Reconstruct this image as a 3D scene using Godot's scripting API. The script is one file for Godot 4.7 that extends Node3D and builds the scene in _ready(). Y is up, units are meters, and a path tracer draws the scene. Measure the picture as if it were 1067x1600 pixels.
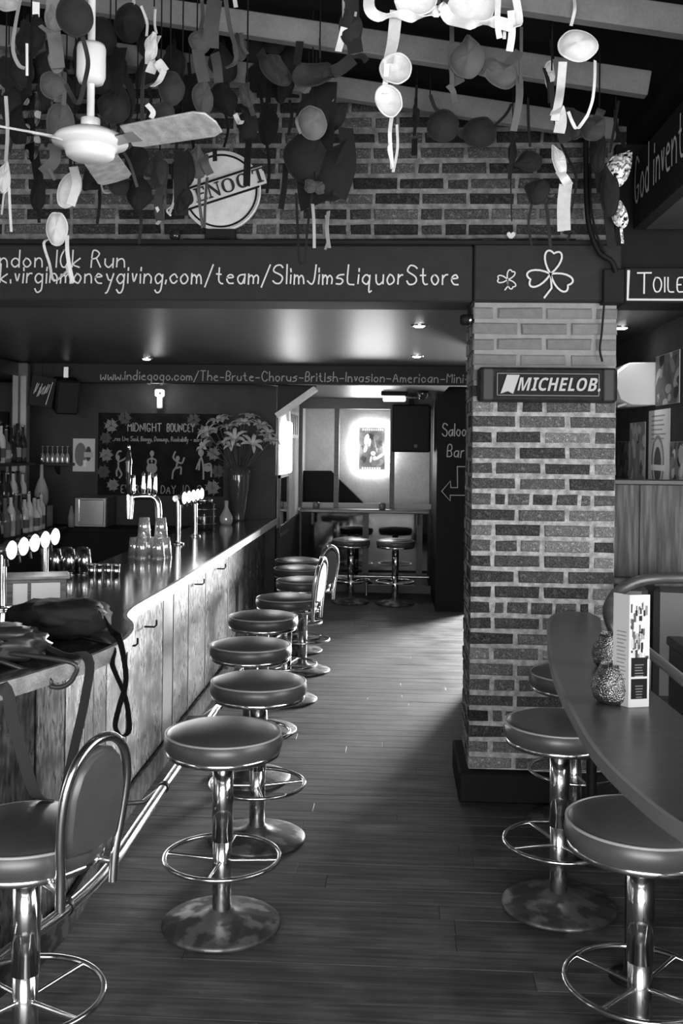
extends Node3D

# ---------------------------------------------------------------- lens and measuring helpers
# World: -Z runs along the bar ("depth" d = -z), +X to the aisle's other side, metres.
const FOCAL := 1590.0
const AXIS := Vector2(533.5, 697.0)
const EYE := Vector3(0, 1.72, 0)
const YAW := 0.05153
const ROLL := 0.012

var rng := RandomNumberGenerator.new()
var names := {}
var mats := {}
var texs := {}
var meshes := {}
var strokes_drawn := 0

func ray(px: float, py: float) -> Vector3:
	var u := px - AXIS.x
	var v := py - AXIS.y
	var u0 := u * cos(ROLL) + v * sin(ROLL)
	var v0 := -u * sin(ROLL) + v * cos(ROLL)
	return Vector3(cos(YAW) * u0 / FOCAL - sin(YAW), -v0 / FOCAL, -(sin(YAW) * u0 / FOCAL + cos(YAW)))

# the point at depth d / on the height y / on the plane x that was measured at a spot of the photograph
func at(px: float, py: float, d: float) -> Vector3:
	var r := ray(px, py)
	return EYE + r * (d / -r.z)

func at_y(px: float, py: float, y: float) -> Vector3:
	var r := ray(px, py)
	return EYE + r * ((y - EYE.y) / r.y)

func at_x(px: float, py: float, x: float) -> Vector3:
	var r := ray(px, py)
	return EYE + r * (x / r.x)

# ---------------------------------------------------------------- naming
func numbered(called: String) -> String:
	if not names.has(called):
		names[called] = 0
		return called
	names[called] += 1
	return "%s_%03d" % [called, names[called]]

func tag(o: Node, label := "", category := "", group := "", kind := "") -> Node:
	if label: o.set_meta("label", label)
	if category: o.set_meta("category", category)
	if group: o.set_meta("group", group)
	if kind: o.set_meta("kind", kind)
	return o

func thing(called: String, label: String, category: String, where := Vector3.ZERO, turn := 0.0, group := "") -> Node3D:
	var o := Node3D.new()
	o.name = numbered(called)
	add_child(o)
	o.position = where
	o.rotation.y = turn
	tag(o, label, category, group)
	return o

func part(called: String, st: SurfaceTool, m: Material, parent: Node) -> MeshInstance3D:
	return part_mesh(called, done(st), m, parent)

func part_mesh(called: String, mesh: Mesh, m: Material, parent: Node) -> MeshInstance3D:
	var o := MeshInstance3D.new()
	o.name = numbered(called) if parent == self else called
	o.mesh = mesh
	o.material_override = m
	parent.add_child(o, true)
	return o

func structure(called: String, st: SurfaceTool, m: Material) -> MeshInstance3D:
	var o := part(called, st, m, self)
	o.set_meta("kind", "structure")
	return o

func setting(called: String) -> Node3D:
	var o := Node3D.new()
	o.name = numbered(called)
	add_child(o)
	o.set_meta("kind", "structure")
	return o

func copy(o: Node3D, where: Vector3, turn := 0.0, label := "") -> Node3D:
	var c: Node3D = o.duplicate()
	c.name = numbered(String(o.get_meta("stem")) if o.has_meta("stem") else String(o.name).rstrip("0123456789").trim_suffix("_"))
	add_child(c)
	c.position = where
	c.rotation.y = turn
	if label: c.set_meta("label", label)
	return c

# ---------------------------------------------------------------- mesh helpers
func mb() -> SurfaceTool:
	var st := SurfaceTool.new()
	st.begin(Mesh.PRIMITIVE_TRIANGLES)
	st.set_smooth_group(-1)
	return st

func done(st: SurfaceTool) -> ArrayMesh:
	st.generate_normals()
	return st.commit()

func tri(st: SurfaceTool, a: Vector3, b: Vector3, c: Vector3) -> void:
	st.add_vertex(a); st.add_vertex(b); st.add_vertex(c)

func quad(st: SurfaceTool, a: Vector3, b: Vector3, c: Vector3, d: Vector3) -> void:
	tri(st, a, b, c); tri(st, a, c, d)

# a convex polygon whose front looks away from the point `inside`
func face(st: SurfaceTool, pts: Array, inside: Vector3) -> void:
	var n: Vector3 = (pts[0] - pts[2]).cross(pts[0] - pts[1])
	var turn: bool = n.dot(pts[0] - inside) < 0.0
	for i in range(1, pts.size() - 1):
		if turn: tri(st, pts[0], pts[i + 1], pts[i])
		else: tri(st, pts[0], pts[i], pts[i + 1])

func box(st: SurfaceTool, c: Vector3, s: Vector3, bevel := 0.0, basis := Basis.IDENTITY) -> void:
	st.set_smooth_group(-1)
	var h := s / 2.0
	if bevel <= 0.0:
		var k := func(x, y, z): return c + basis * Vector3(x * h.x, y * h.y, z * h.z)
		for f in [-1, 1]:
			face(st, [k.call(f, -1, -1), k.call(f, 1, -1), k.call(f, 1, 1), k.call(f, -1, 1)], c)
			face(st, [k.call(-1, f, -1), k.call(1, f, -1), k.call(1, f, 1), k.call(-1, f, 1)], c)
			face(st, [k.call(-1, -1, f), k.call(1, -1, f), k.call(1, 1, f), k.call(-1, 1, f)], c)
		return
	var b := minf(bevel, minf(h.x, minf(h.y, h.z)) * 0.95)
	var v := func(x, y, z, ax):
		var i := h - Vector3(b, b, b)
		if ax == 0: i.x = h.x
		elif ax == 1: i.y = h.y
		else: i.z = h.z
		return c + basis * Vector3(x * i.x, y * i.y, z * i.z)
	for f in [-1, 1]:
		face(st, [v.call(f, -1, -1, 0), v.call(f, 1, -1, 0), v.call(f, 1, 1, 0), v.call(f, -1, 1, 0)], c)
		face(st, [v.call(-1, f, -1, 1), v.call(1, f, -1, 1), v.call(1, f, 1, 1), v.call(-1, f, 1, 1)], c)
		face(st, [v.call(-1, -1, f, 2), v.call(1, -1, f, 2), v.call(1, 1, f, 2), v.call(-1, 1, f, 2)], c)
		for g in [-1, 1]:
			face(st, [v.call(f, g, -1, 0), v.call(f, g, 1, 0), v.call(f, g, 1, 1), v.call(f, g, -1, 1)], c)
			face(st, [v.call(f, -1, g, 0), v.call(f, 1, g, 0), v.call(f, 1, g, 2), v.call(f, -1, g, 2)], c)
			face(st, [v.call(-1, f, g, 1), v.call(1, f, g, 1), v.call(1, f, g, 2), v.call(-1, f, g, 2)], c)
			for e in [-1, 1]:
				face(st, [v.call(f, g, e, 0), v.call(f, g, e, 1), v.call(f, g, e, 2)], c)

# box by its limits, depth measured away from the camera
func slab(st: SurfaceTool, x0: float, x1: float, y0: float, y1: float, d0: float, d1: float, bevel := 0.0) -> void:
	box(st, Vector3((x0 + x1) / 2, (y0 + y1) / 2, -(d0 + d1) / 2), Vector3(x1 - x0, y1 - y0, d1 - d0), bevel)

func lathe(st: SurfaceTool, prof: Array, seg := 32, o := Vector3.ZERO, basis := Basis.IDENTITY, smooth := true) -> void:
	st.set_smooth_group(1 if smooth else -1)
	for i in prof.size() - 1:
		var a: Vector2 = prof[i]
		var b: Vector2 = prof[i + 1]
		for j in seg:
			var t0 := TAU * j / seg
			var t1 := TAU * (j + 1) / seg
			var p := func(r: Vector2, t: float): return o + basis * Vector3(r.x * cos(t), r.y, r.x * sin(t))
			if a.x > 1e-6 and b.x > 1e-6: quad(st, p.call(a, t0), p.call(a, t1), p.call(b, t1), p.call(b, t0))
			elif b.x > 1e-6: tri(st, p.call(a, t0), p.call(b, t1), p.call(b, t0))
			elif a.x > 1e-6: tri(st, p.call(a, t0), p.call(a, t1), p.call(b, t0))
	st.set_smooth_group(-1)

func smooth_path(ctrl: Array, n := 6, closed := false) -> Array:
	var out := []
	var m := ctrl.size()
	var last := m if closed else m - 1
	for i in last:
		var p0: Vector3 = ctrl[(i - 1 + m) % m] if closed or i > 0 else ctrl[0]
		var p1: Vector3 = ctrl[i]
		var p2: Vector3 = ctrl[(i + 1) % m]
		var p3: Vector3 = ctrl[(i + 2) % m] if closed or i + 2 < m else ctrl[m - 1]
		for k in n:
			out.append(p1.cubic_interpolate(p2, p0, p3, float(k) / n))
	if not closed: out.append(ctrl[m - 1])
	return out

func tube(st: SurfaceTool, pts: Array, r: float, seg := 10, closed := false, caps := true) -> void:
	var n := pts.size()
	var up := Vector3.UP
	var rings := []
	for i in n:
		var a: Vector3 = pts[(i - 1 + n) % n] if closed or i > 0 else pts[0]
		var b: Vector3 = pts[(i + 1) % n] if closed or i < n - 1 else pts[n - 1]
		var t := (b - a).normalized()
		if i == 0:
			up = Vector3.UP if absf(t.y) < 0.9 else Vector3.RIGHT
		var s := t.cross(up).normalized()
		up = s.cross(t).normalized()
		var ring := []
		for j in seg:
			var w := TAU * j / seg
			ring.append(pts[i] + (s * cos(w) + up * sin(w)) * r)
		rings.append(ring)
	st.set_smooth_group(2)
	for i in (n if closed else n - 1):
		var A: Array = rings[i]
		var B: Array = rings[(i + 1) % n]
		for j in seg:
			var k := (j + 1) % seg
			quad(st, A[j], A[k], B[k], B[j])
	st.set_smooth_group(-1)
	if not closed and caps:
		var m0: Vector3 = pts[1]
		var m1: Vector3 = pts[n - 2]
		face(st, rings[0], m0)
		face(st, rings[n - 1], m1)

func ring_pts(r: float, y: float, n := 40, c := Vector3.ZERO) -> Array:
	var o := []
	for i in n: o.append(c + Vector3(r * cos(TAU * i / n), y, r * sin(TAU * i / n)))
	return o

# a strip of cloth or metal along a path; width runs along `side`
func ribbon(st: SurfaceTool, pts: Array, width, thick: float, side := Vector3.RIGHT, smooth := true) -> void:
	var n := pts.size()
	var cs := []
	for i in n:
		var a: Vector3 = pts[maxi(i - 1, 0)]
		var b: Vector3 = pts[mini(i + 1, n - 1)]
		var t := (b - a).normalized()
		var nn := t.cross(side)
		if nn.length() < 0.2: nn = t.cross(Vector3(0.3, 0.2, 1.0))
		nn = nn.normalized()
		var s := nn.cross(t).normalized()
		var w: float = width[mini(i * width.size() / n, width.size() - 1)] if width is Array else width
		cs.append([pts[i] - s * w / 2 - nn * thick / 2, pts[i] + s * w / 2 - nn * thick / 2, pts[i] + s * w / 2 + nn * thick / 2, pts[i] - s * w / 2 + nn * thick / 2])
	for e in 4:
		st.set_smooth_group(3 + e if smooth else -1)
		for i in n - 1:
			var k := (e + 1) % 4
			quad(st, cs[i][e], cs[i][k], cs[i + 1][k], cs[i + 1][e])
	st.set_smooth_group(-1)
	face(st, cs[0], pts[1])
	face(st, cs[n - 1], pts[n - 2])

# upright prism over an outline given as (x, d)
func prism(st: SurfaceTool, outline: Array, y0: float, y1: float) -> void:
	st.set_smooth_group(-1)
	var poly := PackedVector2Array(outline)
	var cut := Geometry2D.triangulate_polygon(poly)
	var v := func(i, y): return Vector3(poly[i].x, y, -poly[i].y)
	for i in range(0, cut.size(), 3):
		for y in [y0, y1]:
			face(st, [v.call(cut[i], y), v.call(cut[i + 1], y), v.call(cut[i + 2], y)], Vector3(poly[cut[i]].x, (y0 + y1) / 2, -poly[cut[i]].y))
	var ccw := not Geometry2D.is_polygon_clockwise(poly)
	for i in poly.size():
		var k := (i + 1) % poly.size()
		if ccw: quad(st, v.call(i, y0), v.call(i, y1), v.call(k, y1), v.call(k, y0))
		else: quad(st, v.call(i, y0), v.call(k, y0), v.call(k, y1), v.call(i, y1))

# plate with rounded rim: outline in the plane of basis.x / basis.y, thickness along basis.z
func plate(st: SurfaceTool, outline: Array, thick: float, rim: float, o := Vector3.ZERO, basis := Basis.IDENTITY) -> void:
	var c := Vector2.ZERO
	for p in outline: c += p
	c /= outline.size()
	var v := func(p: Vector2, inset: float, z: float):
		var q: Vector2 = p - (p - c).normalized() * inset
		return o + basis * Vector3(q.x, q.y, z)
	var cut := Geometry2D.triangulate_polygon(PackedVector2Array(outline))
	var mid: Vector3 = o + basis * Vector3(c.x, c.y, 0)
	st.set_smooth_group(-1)
	for i in range(0, cut.size(), 3):
		for s in [-1.0, 1.0]:
			face(st, [v.call(outline[cut[i]], rim, s * thick / 2), v.call(outline[cut[i + 1]], rim, s * thick / 2), v.call(outline[cut[i + 2]], rim, s * thick / 2)], mid)
	st.set_smooth_group(4)
	var rows := [[rim, -thick / 2], [0.0, -thick / 2 + rim], [0.0, thick / 2 - rim], [rim, thick / 2]] if rim > 0.0 else [[0.0, -thick / 2], [0.0, thick / 2]]
	for r in rows.size() - 1:
		for i in outline.size():
			var k := (i + 1) % outline.size()
			face(st, [v.call(outline[i], rows[r][0], rows[r][1]), v.call(outline[k], rows[r][0], rows[r][1]), v.call(outline[k], rows[r + 1][0], rows[r + 1][1]), v.call(outline[i], rows[r + 1][0], rows[r + 1][1])], mid)
	st.set_smooth_group(-1)

# a flat sheet with UVs for print, lying in basis.x / basis.y, front along +basis.z
func sheet(w: float, h: float) -> QuadMesh:
	var q := QuadMesh.new()
	q.size = Vector2(w, h)
	return q

# ---------------------------------------------------------------- procedural textures and materials
func field(w: int, h: int, freq: float, kind := FastNoiseLite.TYPE_SIMPLEX_SMOOTH, oct := 4, sd := 1, out_w := 0, out_h := 0) -> PackedByteArray:
	var n := FastNoiseLite.new()
	n.seed = sd
	n.noise_type = kind
	n.frequency = freq
	n.fractal_octaves = oct
	var im := n.get_seamless_image(w, h, false, false, 0.15, true)
	if out_w: im.resize(out_w, out_h, Image.INTERPOLATE_CUBIC)
	im.convert(Image.FORMAT_L8)
	return im.get_data()

func picture(data: PackedByteArray, w: int, h: int) -> ImageTexture:
	return ImageTexture.create_from_image(Image.create_from_data(w, h, false, Image.FORMAT_L8, data))

func make_textures() -> void:
	var n := 1024
	# worn boards: long fibres along u, scuffs and stains over them
	var streak := field(48, n, 0.05, FastNoiseLite.TYPE_SIMPLEX, 4, 3, n, n)
	var stain := field(n, n, 0.006, FastNoiseLite.TYPE_SIMPLEX_SMOOTH, 5, 4)
	var scuff := field(192, n, 0.035, FastNoiseLite.TYPE_SIMPLEX, 3, 5, n, n)
	var d := PackedByteArray(); d.resize(n * n)
	var r := PackedByteArray(); r.resize(n * n)
	for i in n * n:
		var s := streak[i] / 255.0
		var t := stain[i] / 255.0
		var k := scuff[i] / 255.0
		var v := 0.30 + 0.3 * s + 0.42 * t
		if k > 0.7: v += (k - 0.7) * 0.9 * t
		d[i] = int(clampf(v, 0.0, 1.0) * 255)
		r[i] = int(clampf(0.45 + 0.35 * t + 0.2 * (1.0 - s), 0.0, 1.0) * 255)
	texs.boards = picture(d, n, n)
	texs.boards_rough = picture(r, n, n)
	# grime: broad patches with a fine grain
	n = 512
	var big := field(n, n, 0.012, FastNoiseLite.TYPE_SIMPLEX_SMOOTH, 5, 11)
	var fine := field(n, n, 0.09, FastNoiseLite.TYPE_SIMPLEX, 3, 12)
	d = PackedByteArray(); d.resize(n * n)
	for i in n * n: d[i] = int(clampf(0.5 + 0.35 * big[i] / 255.0 + 0.2 * fine[i] / 255.0, 0, 1) * 255)
	texs.grime = picture(d, n, n)
	# the same, almost even: paint and cloth
	d = PackedByteArray(); d.resize(n * n)
	for i in n * n: d[i] = int(clampf(0.86 + 0.1 * big[i] / 255.0 + 0.07 * fine[i] / 255.0, 0, 1) * 255)
	texs.soft = picture(d, n, n)
	# brick face: coarse pits and pale efflorescence patches
	var pit := field(n, n, 0.05, FastNoiseLite.TYPE_SIMPLEX, 5, 21)
	var salt := field(n, n, 0.018, FastNoiseLite.TYPE_SIMPLEX_SMOOTH, 4, 22)
	d = PackedByteArray(); d.resize(n * n)
	for i in n * n:
		var v := 0.34 + 0.5 * pit[i] / 255.0 + 0.15 * big[i] / 255.0
		var s := salt[i] / 255.0
		if s > 0.6: v += (s - 0.6) * 1.6 * (0.4 + fine[i] / 255.0)
		d[i] = int(clampf(v, 0, 1) * 255)
	texs.brick = picture(d, n, n)
	# patinated sheet metal: streaks running down, cloudy tarnish
	var down := field(n, 40, 0.06, FastNoiseLite.TYPE_SIMPLEX, 4, 31, n, n)
	var cloud := field(n, n, 0.010, FastNoiseLite.TYPE_SIMPLEX_SMOOTH, 5, 32)
	var fleck := field(n, 128, 0.12, FastNoiseLite.TYPE_SIMPLEX, 2, 33, n, n)
	d = PackedByteArray(); d.resize(n * n)
	r = PackedByteArray(); r.resize(n * n)
	for i in n * n:
		var c := cloud[i] / 255.0
		var w := down[i] / 255.0
		var f := fleck[i] / 255.0
		d[i] = int(clampf(0.30 + 0.5 * smoothstep(0.25, 0.75, c * 0.65 + w * 0.25 + f * 0.15) + 0.16 * (f - 0.5), 0, 1) * 255)
		r[i] = int(clampf(0.75 - 0.35 * c + 0.25 * (f - 0.5), 0, 1) * 255)
	texs.patina = picture(d, n, n)
	texs.patina_rough = picture(r, n, n)
	# rust and scuffed plating for the stool bases
	var rust := field(n, n, 0.009, FastNoiseLite.TYPE_SIMPLEX_SMOOTH, 5, 41)
	d = PackedByteArray(); d.resize(n * n)
	r = PackedByteArray(); r.resize(n * n)
	for i in n * n:
		var v := smoothstep(0.38, 0.72, rust[i] / 255.0)
		d[i] = int((0.45 + 0.4 * v) * 255)
		r[i] = int((0.85 - 0.35 * v) * 255)
	texs.rust = picture(d, n, n)
	texs.rust_rough = picture(r, n, n)
	# fine wood grain for furniture, fibres along u
	var grain := field(40, n, 0.08, FastNoiseLite.TYPE_SIMPLEX, 4, 51, n, n)
	d = PackedByteArray(); d.resize(n * n)
	for i in n * n: d[i] = int((0.6 + 0.4 * grain[i] / 255.0) * 255)
	texs.grain = picture(d, n, n)
	var upright := PackedByteArray(); upright.resize(n * n)
	for y in n:
		for x in n: upright[y * n + x] = d[x * n + y]
	texs.grain_up = picture(upright, n, n)
	# zebra print
	var zn := FastNoiseLite.new(); zn.seed = 7; zn.frequency = 0.012
	d = PackedByteArray(); d.resize(256 * 256)
	for y in 256:
		for x in 256:
			var z := sin((y * 0.16 + x * 0.05) + zn.get_noise_2d(x, y) * 9.0)
			d[y * 256 + x] = 235 if z > 0.0 else 12
	texs.zebra = picture(d, 256, 256)
	# polka dots
	d = PackedByteArray(); d.resize(128 * 128)
	for y in 128:
		for x in 128:
			var a := Vector2(fmod(x, 64) - 32, fmod(y, 64) - 32).length()
			var b := Vector2(fmod(x + 32, 64) - 32, fmod(y + 32, 64) - 32).length()
			d[y * 128 + x] = 150 if minf(a, b) < 10.0 else 14
	texs.dots = picture(d, 128, 128)

func grey(lin: float) -> Color:
	return Color(lin, lin, lin).linear_to_srgb()

func mat(key: String, lin := 0.2, rough := 0.6, metal := 0.0, opt := {}) -> StandardMaterial3D:
	if mats.has(key): return mats[key]
	var m := StandardMaterial3D.new()
	m.resource_name = key
	m.albedo_color = grey(lin)
	m.roughness = rough
	m.metallic = metal
	m.metallic_specular = opt.get("spec", 0.5 if rough < 0.5 or metal > 0.3 else 0.18)
	if opt.has("tex"):
		m.albedo_texture = texs[opt.tex]
	if opt.has("rtex"):
		m.roughness_texture = texs[opt.rtex]
		m.roughness_texture_channel = BaseMaterial3D.TEXTURE_CHANNEL_RED
	if opt.has("scale"):
		m.uv1_triplanar = true
		m.uv1_world_triplanar = opt.get("world", true)
		m.uv1_scale = opt.scale if opt.scale is Vector3 else Vector3.ONE * opt.scale
	if opt.has("bump"):
		m.heightmap_enabled = true
		m.heightmap_texture = texs[opt.get("btex", opt.get("tex", "grime"))]
		m.heightmap_scale = opt.bump
	if opt.has("coat"):
		m.clearcoat_enabled = true
		m.clearcoat = opt.coat
		m.clearcoat_roughness = opt.get("coat_rough", 0.1)
	if opt.has("glow"):
		m.emission_enabled = true
		m.emission = Color.WHITE
		m.emission_energy_multiplier = opt.glow
	if opt.has("alpha"):
		m.transparency = BaseMaterial3D.TRANSPARENCY_ALPHA
		m.albedo_color.a = opt.alpha
	if opt.has("refract"):
		m.transparency = BaseMaterial3D.TRANSPARENCY_ALPHA
		m.albedo_color.a = 0.1
		m.refraction_enabled = true
		m.refraction_scale = opt.refract
	if opt.has("backlight"):
		m.backlight_enabled = true
		m.backlight = grey(opt.backlight)
	if opt.has("rim"):
		m.rim_enabled = true
		m.rim = opt.rim
	mats[key] = m
	return m

# ---------------------------------------------------------------- chalk handwriting
# strokes on a grid: x 0-6, y 0-9 (baseline 3, small letters to 6, capitals to 9)
const STROKES := {
	"a": "36 16 05 04 13 23 35|36 33", "b": "09 03|05 16 26 35 34 23 13 04", "c": "35 26 16 05 04 13 23 34", "d": "35 26 16 05 04 13 23 34|39 33",
	"e": "05 35 26 16 05 04 13 33", "f": "39 29 18 13|06 26", "g": "35 26 16 05 04 13 23 34|36 31 20 10 01", "h": "09 03|05 16 26 35 33", "i": "06 03|07 08",
	"j": "26 21 10 00|27 28", "k": "09 03|36 04 33", "l": "09 03", "m": "06 03|05 16 25 23|25 36 45 43", "n": "06 03|05 16 26 35 33", "o": "16 05 04 13 23 34 35 26 16",
	"p": "06 00|05 16 26 35 34 23 13 04", "q": "35 26 16 05 04 13 23 34|36 30 41", "r": "06 03|05 16 26", "s": "36 16 05 25 34 23 03", "t": "18 14 23 33|06 26",
	"u": "06 04 13 23 34|36 33", "v": "06 13 26", "w": "06 03 13 25 33 43 46", "x": "06 33|36 03", "y": "06 14 24|36 10 00", "z": "06 36 03 33",
	"A": "03 29 43|15 35", "B": "03 09 29 38 37 26 06|26 35 34 23 03", "C": "48 29 19 07 05 13 33 44", "D": "03 09 29 47 45 23 03", "E": "39 09 03 33|06 26",
	"G": "48 29 19 07 05 13 33 45 25", "H": "09 03|49 43|06 46", "I": "09 03", "J": "39 34 23 13 04", "K": "09 03|49 06 43", "L": "09 03 33", "M": "03 09 26 49 43", "N": "03 09 43 49",
	"O": "19 07 05 13 33 45 47 39 19", "R": "03 09 29 38 37 26 06|26 43", "S": "48 39 19 08 07 36 45 44 33 13 04", "T": "09 49|29 23", "U": "09 05 13 33 45 49",
	"V": "09 23 49", "Y": "09 26 49|26 23", "0": "19 07 05 13 23 35 37 29 19", "1": "19 13", "2": "08 19 29 38 37 03 43", ".": "03 04", ",": "04 12", "/": "02 39", "-": "05 35", "'": "09 18", "?": "06 03"}

func soften(p: Array) -> Array:
	for it in 2:
		if p.size() < 3: return p
		var q := [p[0]]
		for i in range(p.size() - 1):
			if i > 0: q.append(p[i].lerp(p[i + 1], 0.22))
			if i < p.size() - 2: q.append(p[i].lerp(p[i + 1], 0.78))
		q.append(p[p.size() - 1])
		p = q
	return p

# a stroke of chalk as a thin raised line parallel to z = 0, mitred at its bends
func stroke(st: SurfaceTool, p: Array, w: float, z := 999.0) -> void:
	strokes_drawn += 1
	if z > 900.0: z = (strokes_drawn % 6) * 0.0005
	var l := []
	var r := []
	var n := p.size()
	for i in n:
		var t0: Vector2 = (p[i] - p[maxi(i - 1, 0)]).normalized()
		var t1: Vector2 = (p[mini(i + 1, n - 1)] - p[i]).normalized()
		var t := (t0 + t1).normalized()
		if t.length() < 0.1: t = t1 if t1.length() > 0.1 else t0
		var s := Vector2(-t.y, t.x) * w * 0.5
		var q: Vector2 = p[i]
		if i == 0: q -= t * w * 0.3
		if i == n - 1: q += t * w * 0.3
		l.append(Vector3(q.x + s.x, q.y + s.y, z))
		r.append(Vector3(q.x - s.x, q.y - s.y, z))
	for i in n - 1: quad(st, l[i], l[i + 1], r[i + 1], r[i])

# writes text so that it spans `width`, capitals `cap` high, baseline starting at the local origin
func write(st: SurfaceTool, text: String, width: float, cap: float, line: float, o := Vector2.ZERO, lean := 0.0, wobble := 0.15) -> void:
	var pen := 0.0
	var strokes := []
	for ch in text:
		if ch == " ":
			pen += 3.0
			continue
		var most := 0.0
		for s in STROKES.get(ch, "03 33").split("|"):
			var pts := []
			for k in s.split(" "):
				var x := float(k.substr(0, 1)) + rng.randf_range(-wobble, wobble)
				var y := float(k.substr(1, 1)) - 3.0 + rng.randf_range(-wobble, wobble)
				most = maxf(most, float(k.substr(0, 1)))
				pts.append(Vector2(pen + x + y * lean, y))
			strokes.append(soften(pts))
		pen += most + 1.7
	var sx := width / maxf(pen - 1.7, 1.0)
	var sy := cap / 6.0
	for s in strokes:
		var q := []
		for p in s: q.append(o + Vector2(p.x * sx, p.y * sy))
		stroke(st, q, line)

func chalk(called: String, st: SurfaceTool, parent: Node, where: Vector3, turn := Vector3.ZERO, m: Material = null) -> MeshInstance3D:
	var o := part(called, st, m if m else mat("chalk"), parent)
	o.position = where
	o.rotation = turn
	return o

# ---------------------------------------------------------------- scene
func _ready() -> void:
	rng.seed = 20240611
	camera_and_light()
	make_textures()
	make_materials()
	build_shell()
	build_pillar()
	build_beams()
	build_floor()
	build_far_room()
	build_right_side()
	build_bar()
	build_stools()
	build_right_table()
	build_fan()
	build_round_sign()
	build_bras()
	build_bar_top()
	build_back_bar()

func day_light(called: String, where: Vector3, look: Vector3, size: Vector2, energy: float) -> void:
	var l := AreaLight3D.new()
	l.name = called
	l.area_size = size
	l.area_normalize_energy = true
	l.light_energy = energy
	l.area_range = 40.0
	l.shadow_enabled = true
	add_child(l)
	l.look_at_from_position(where, where + look, Vector3.UP if absf(look.y) < 0.9 else Vector3.RIGHT)

func camera_and_light() -> void:
	var cam := Camera3D.new()
	cam.name = "camera"
	add_child(cam)
	var near := 0.05
	cam.set_frustum(near * 1600.0 / FOCAL, Vector2(0, -near * (800.0 - AXIS.y) / FOCAL), near, 100.0)
	cam.position = EYE
	cam.rotation_order = EULER_ORDER_YXZ
	cam.rotation = Vector3(0, YAW, ROLL)
	cam.current = true
	var e := Environment.new()
	e.background_mode = Environment.BG_SKY
	var sky := Sky.new()
	var sm := ProceduralSkyMaterial.new()
	sm.sky_top_color = Color(0.75, 0.75, 0.75)
	sm.sky_horizon_color = Color(0.9, 0.9, 0.9)
	sm.ground_bottom_color = Color(0.2, 0.2, 0.2)
	sm.ground_horizon_color = Color(0.5, 0.5, 0.5)
	sky.sky_material = sm
	e.sky = sky
	e.tonemap_mode = Environment.TONE_MAPPER_LINEAR
	e.tonemap_exposure = 1.6
	e.sdfgi_enabled = true
	e.ssao_enabled = true
	e.ssil_enabled = true
	var w := WorldEnvironment.new()
	w.name = "environment"
	w.environment = e
	add_child(w)
	# daylight through the street front behind the camera, the side window and the window at the end of the hall
	day_light("street_window_light", Vector3(-0.2, 1.5, 2.55), Vector3(0, 0, -1), Vector2(4.6, 2.3), 24.0)
	day_light("side_window_light", Vector3(2.6, 1.4, -2.4), Vector3(-1, 0, 0), Vector2(2.5, 2.0), 6.0)
	day_light("hall_window_light", Vector3(3.15, 1.35, -14.5), Vector3(-0.35, 0, 1), Vector2(1.7, 1.7), 185.0)

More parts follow.
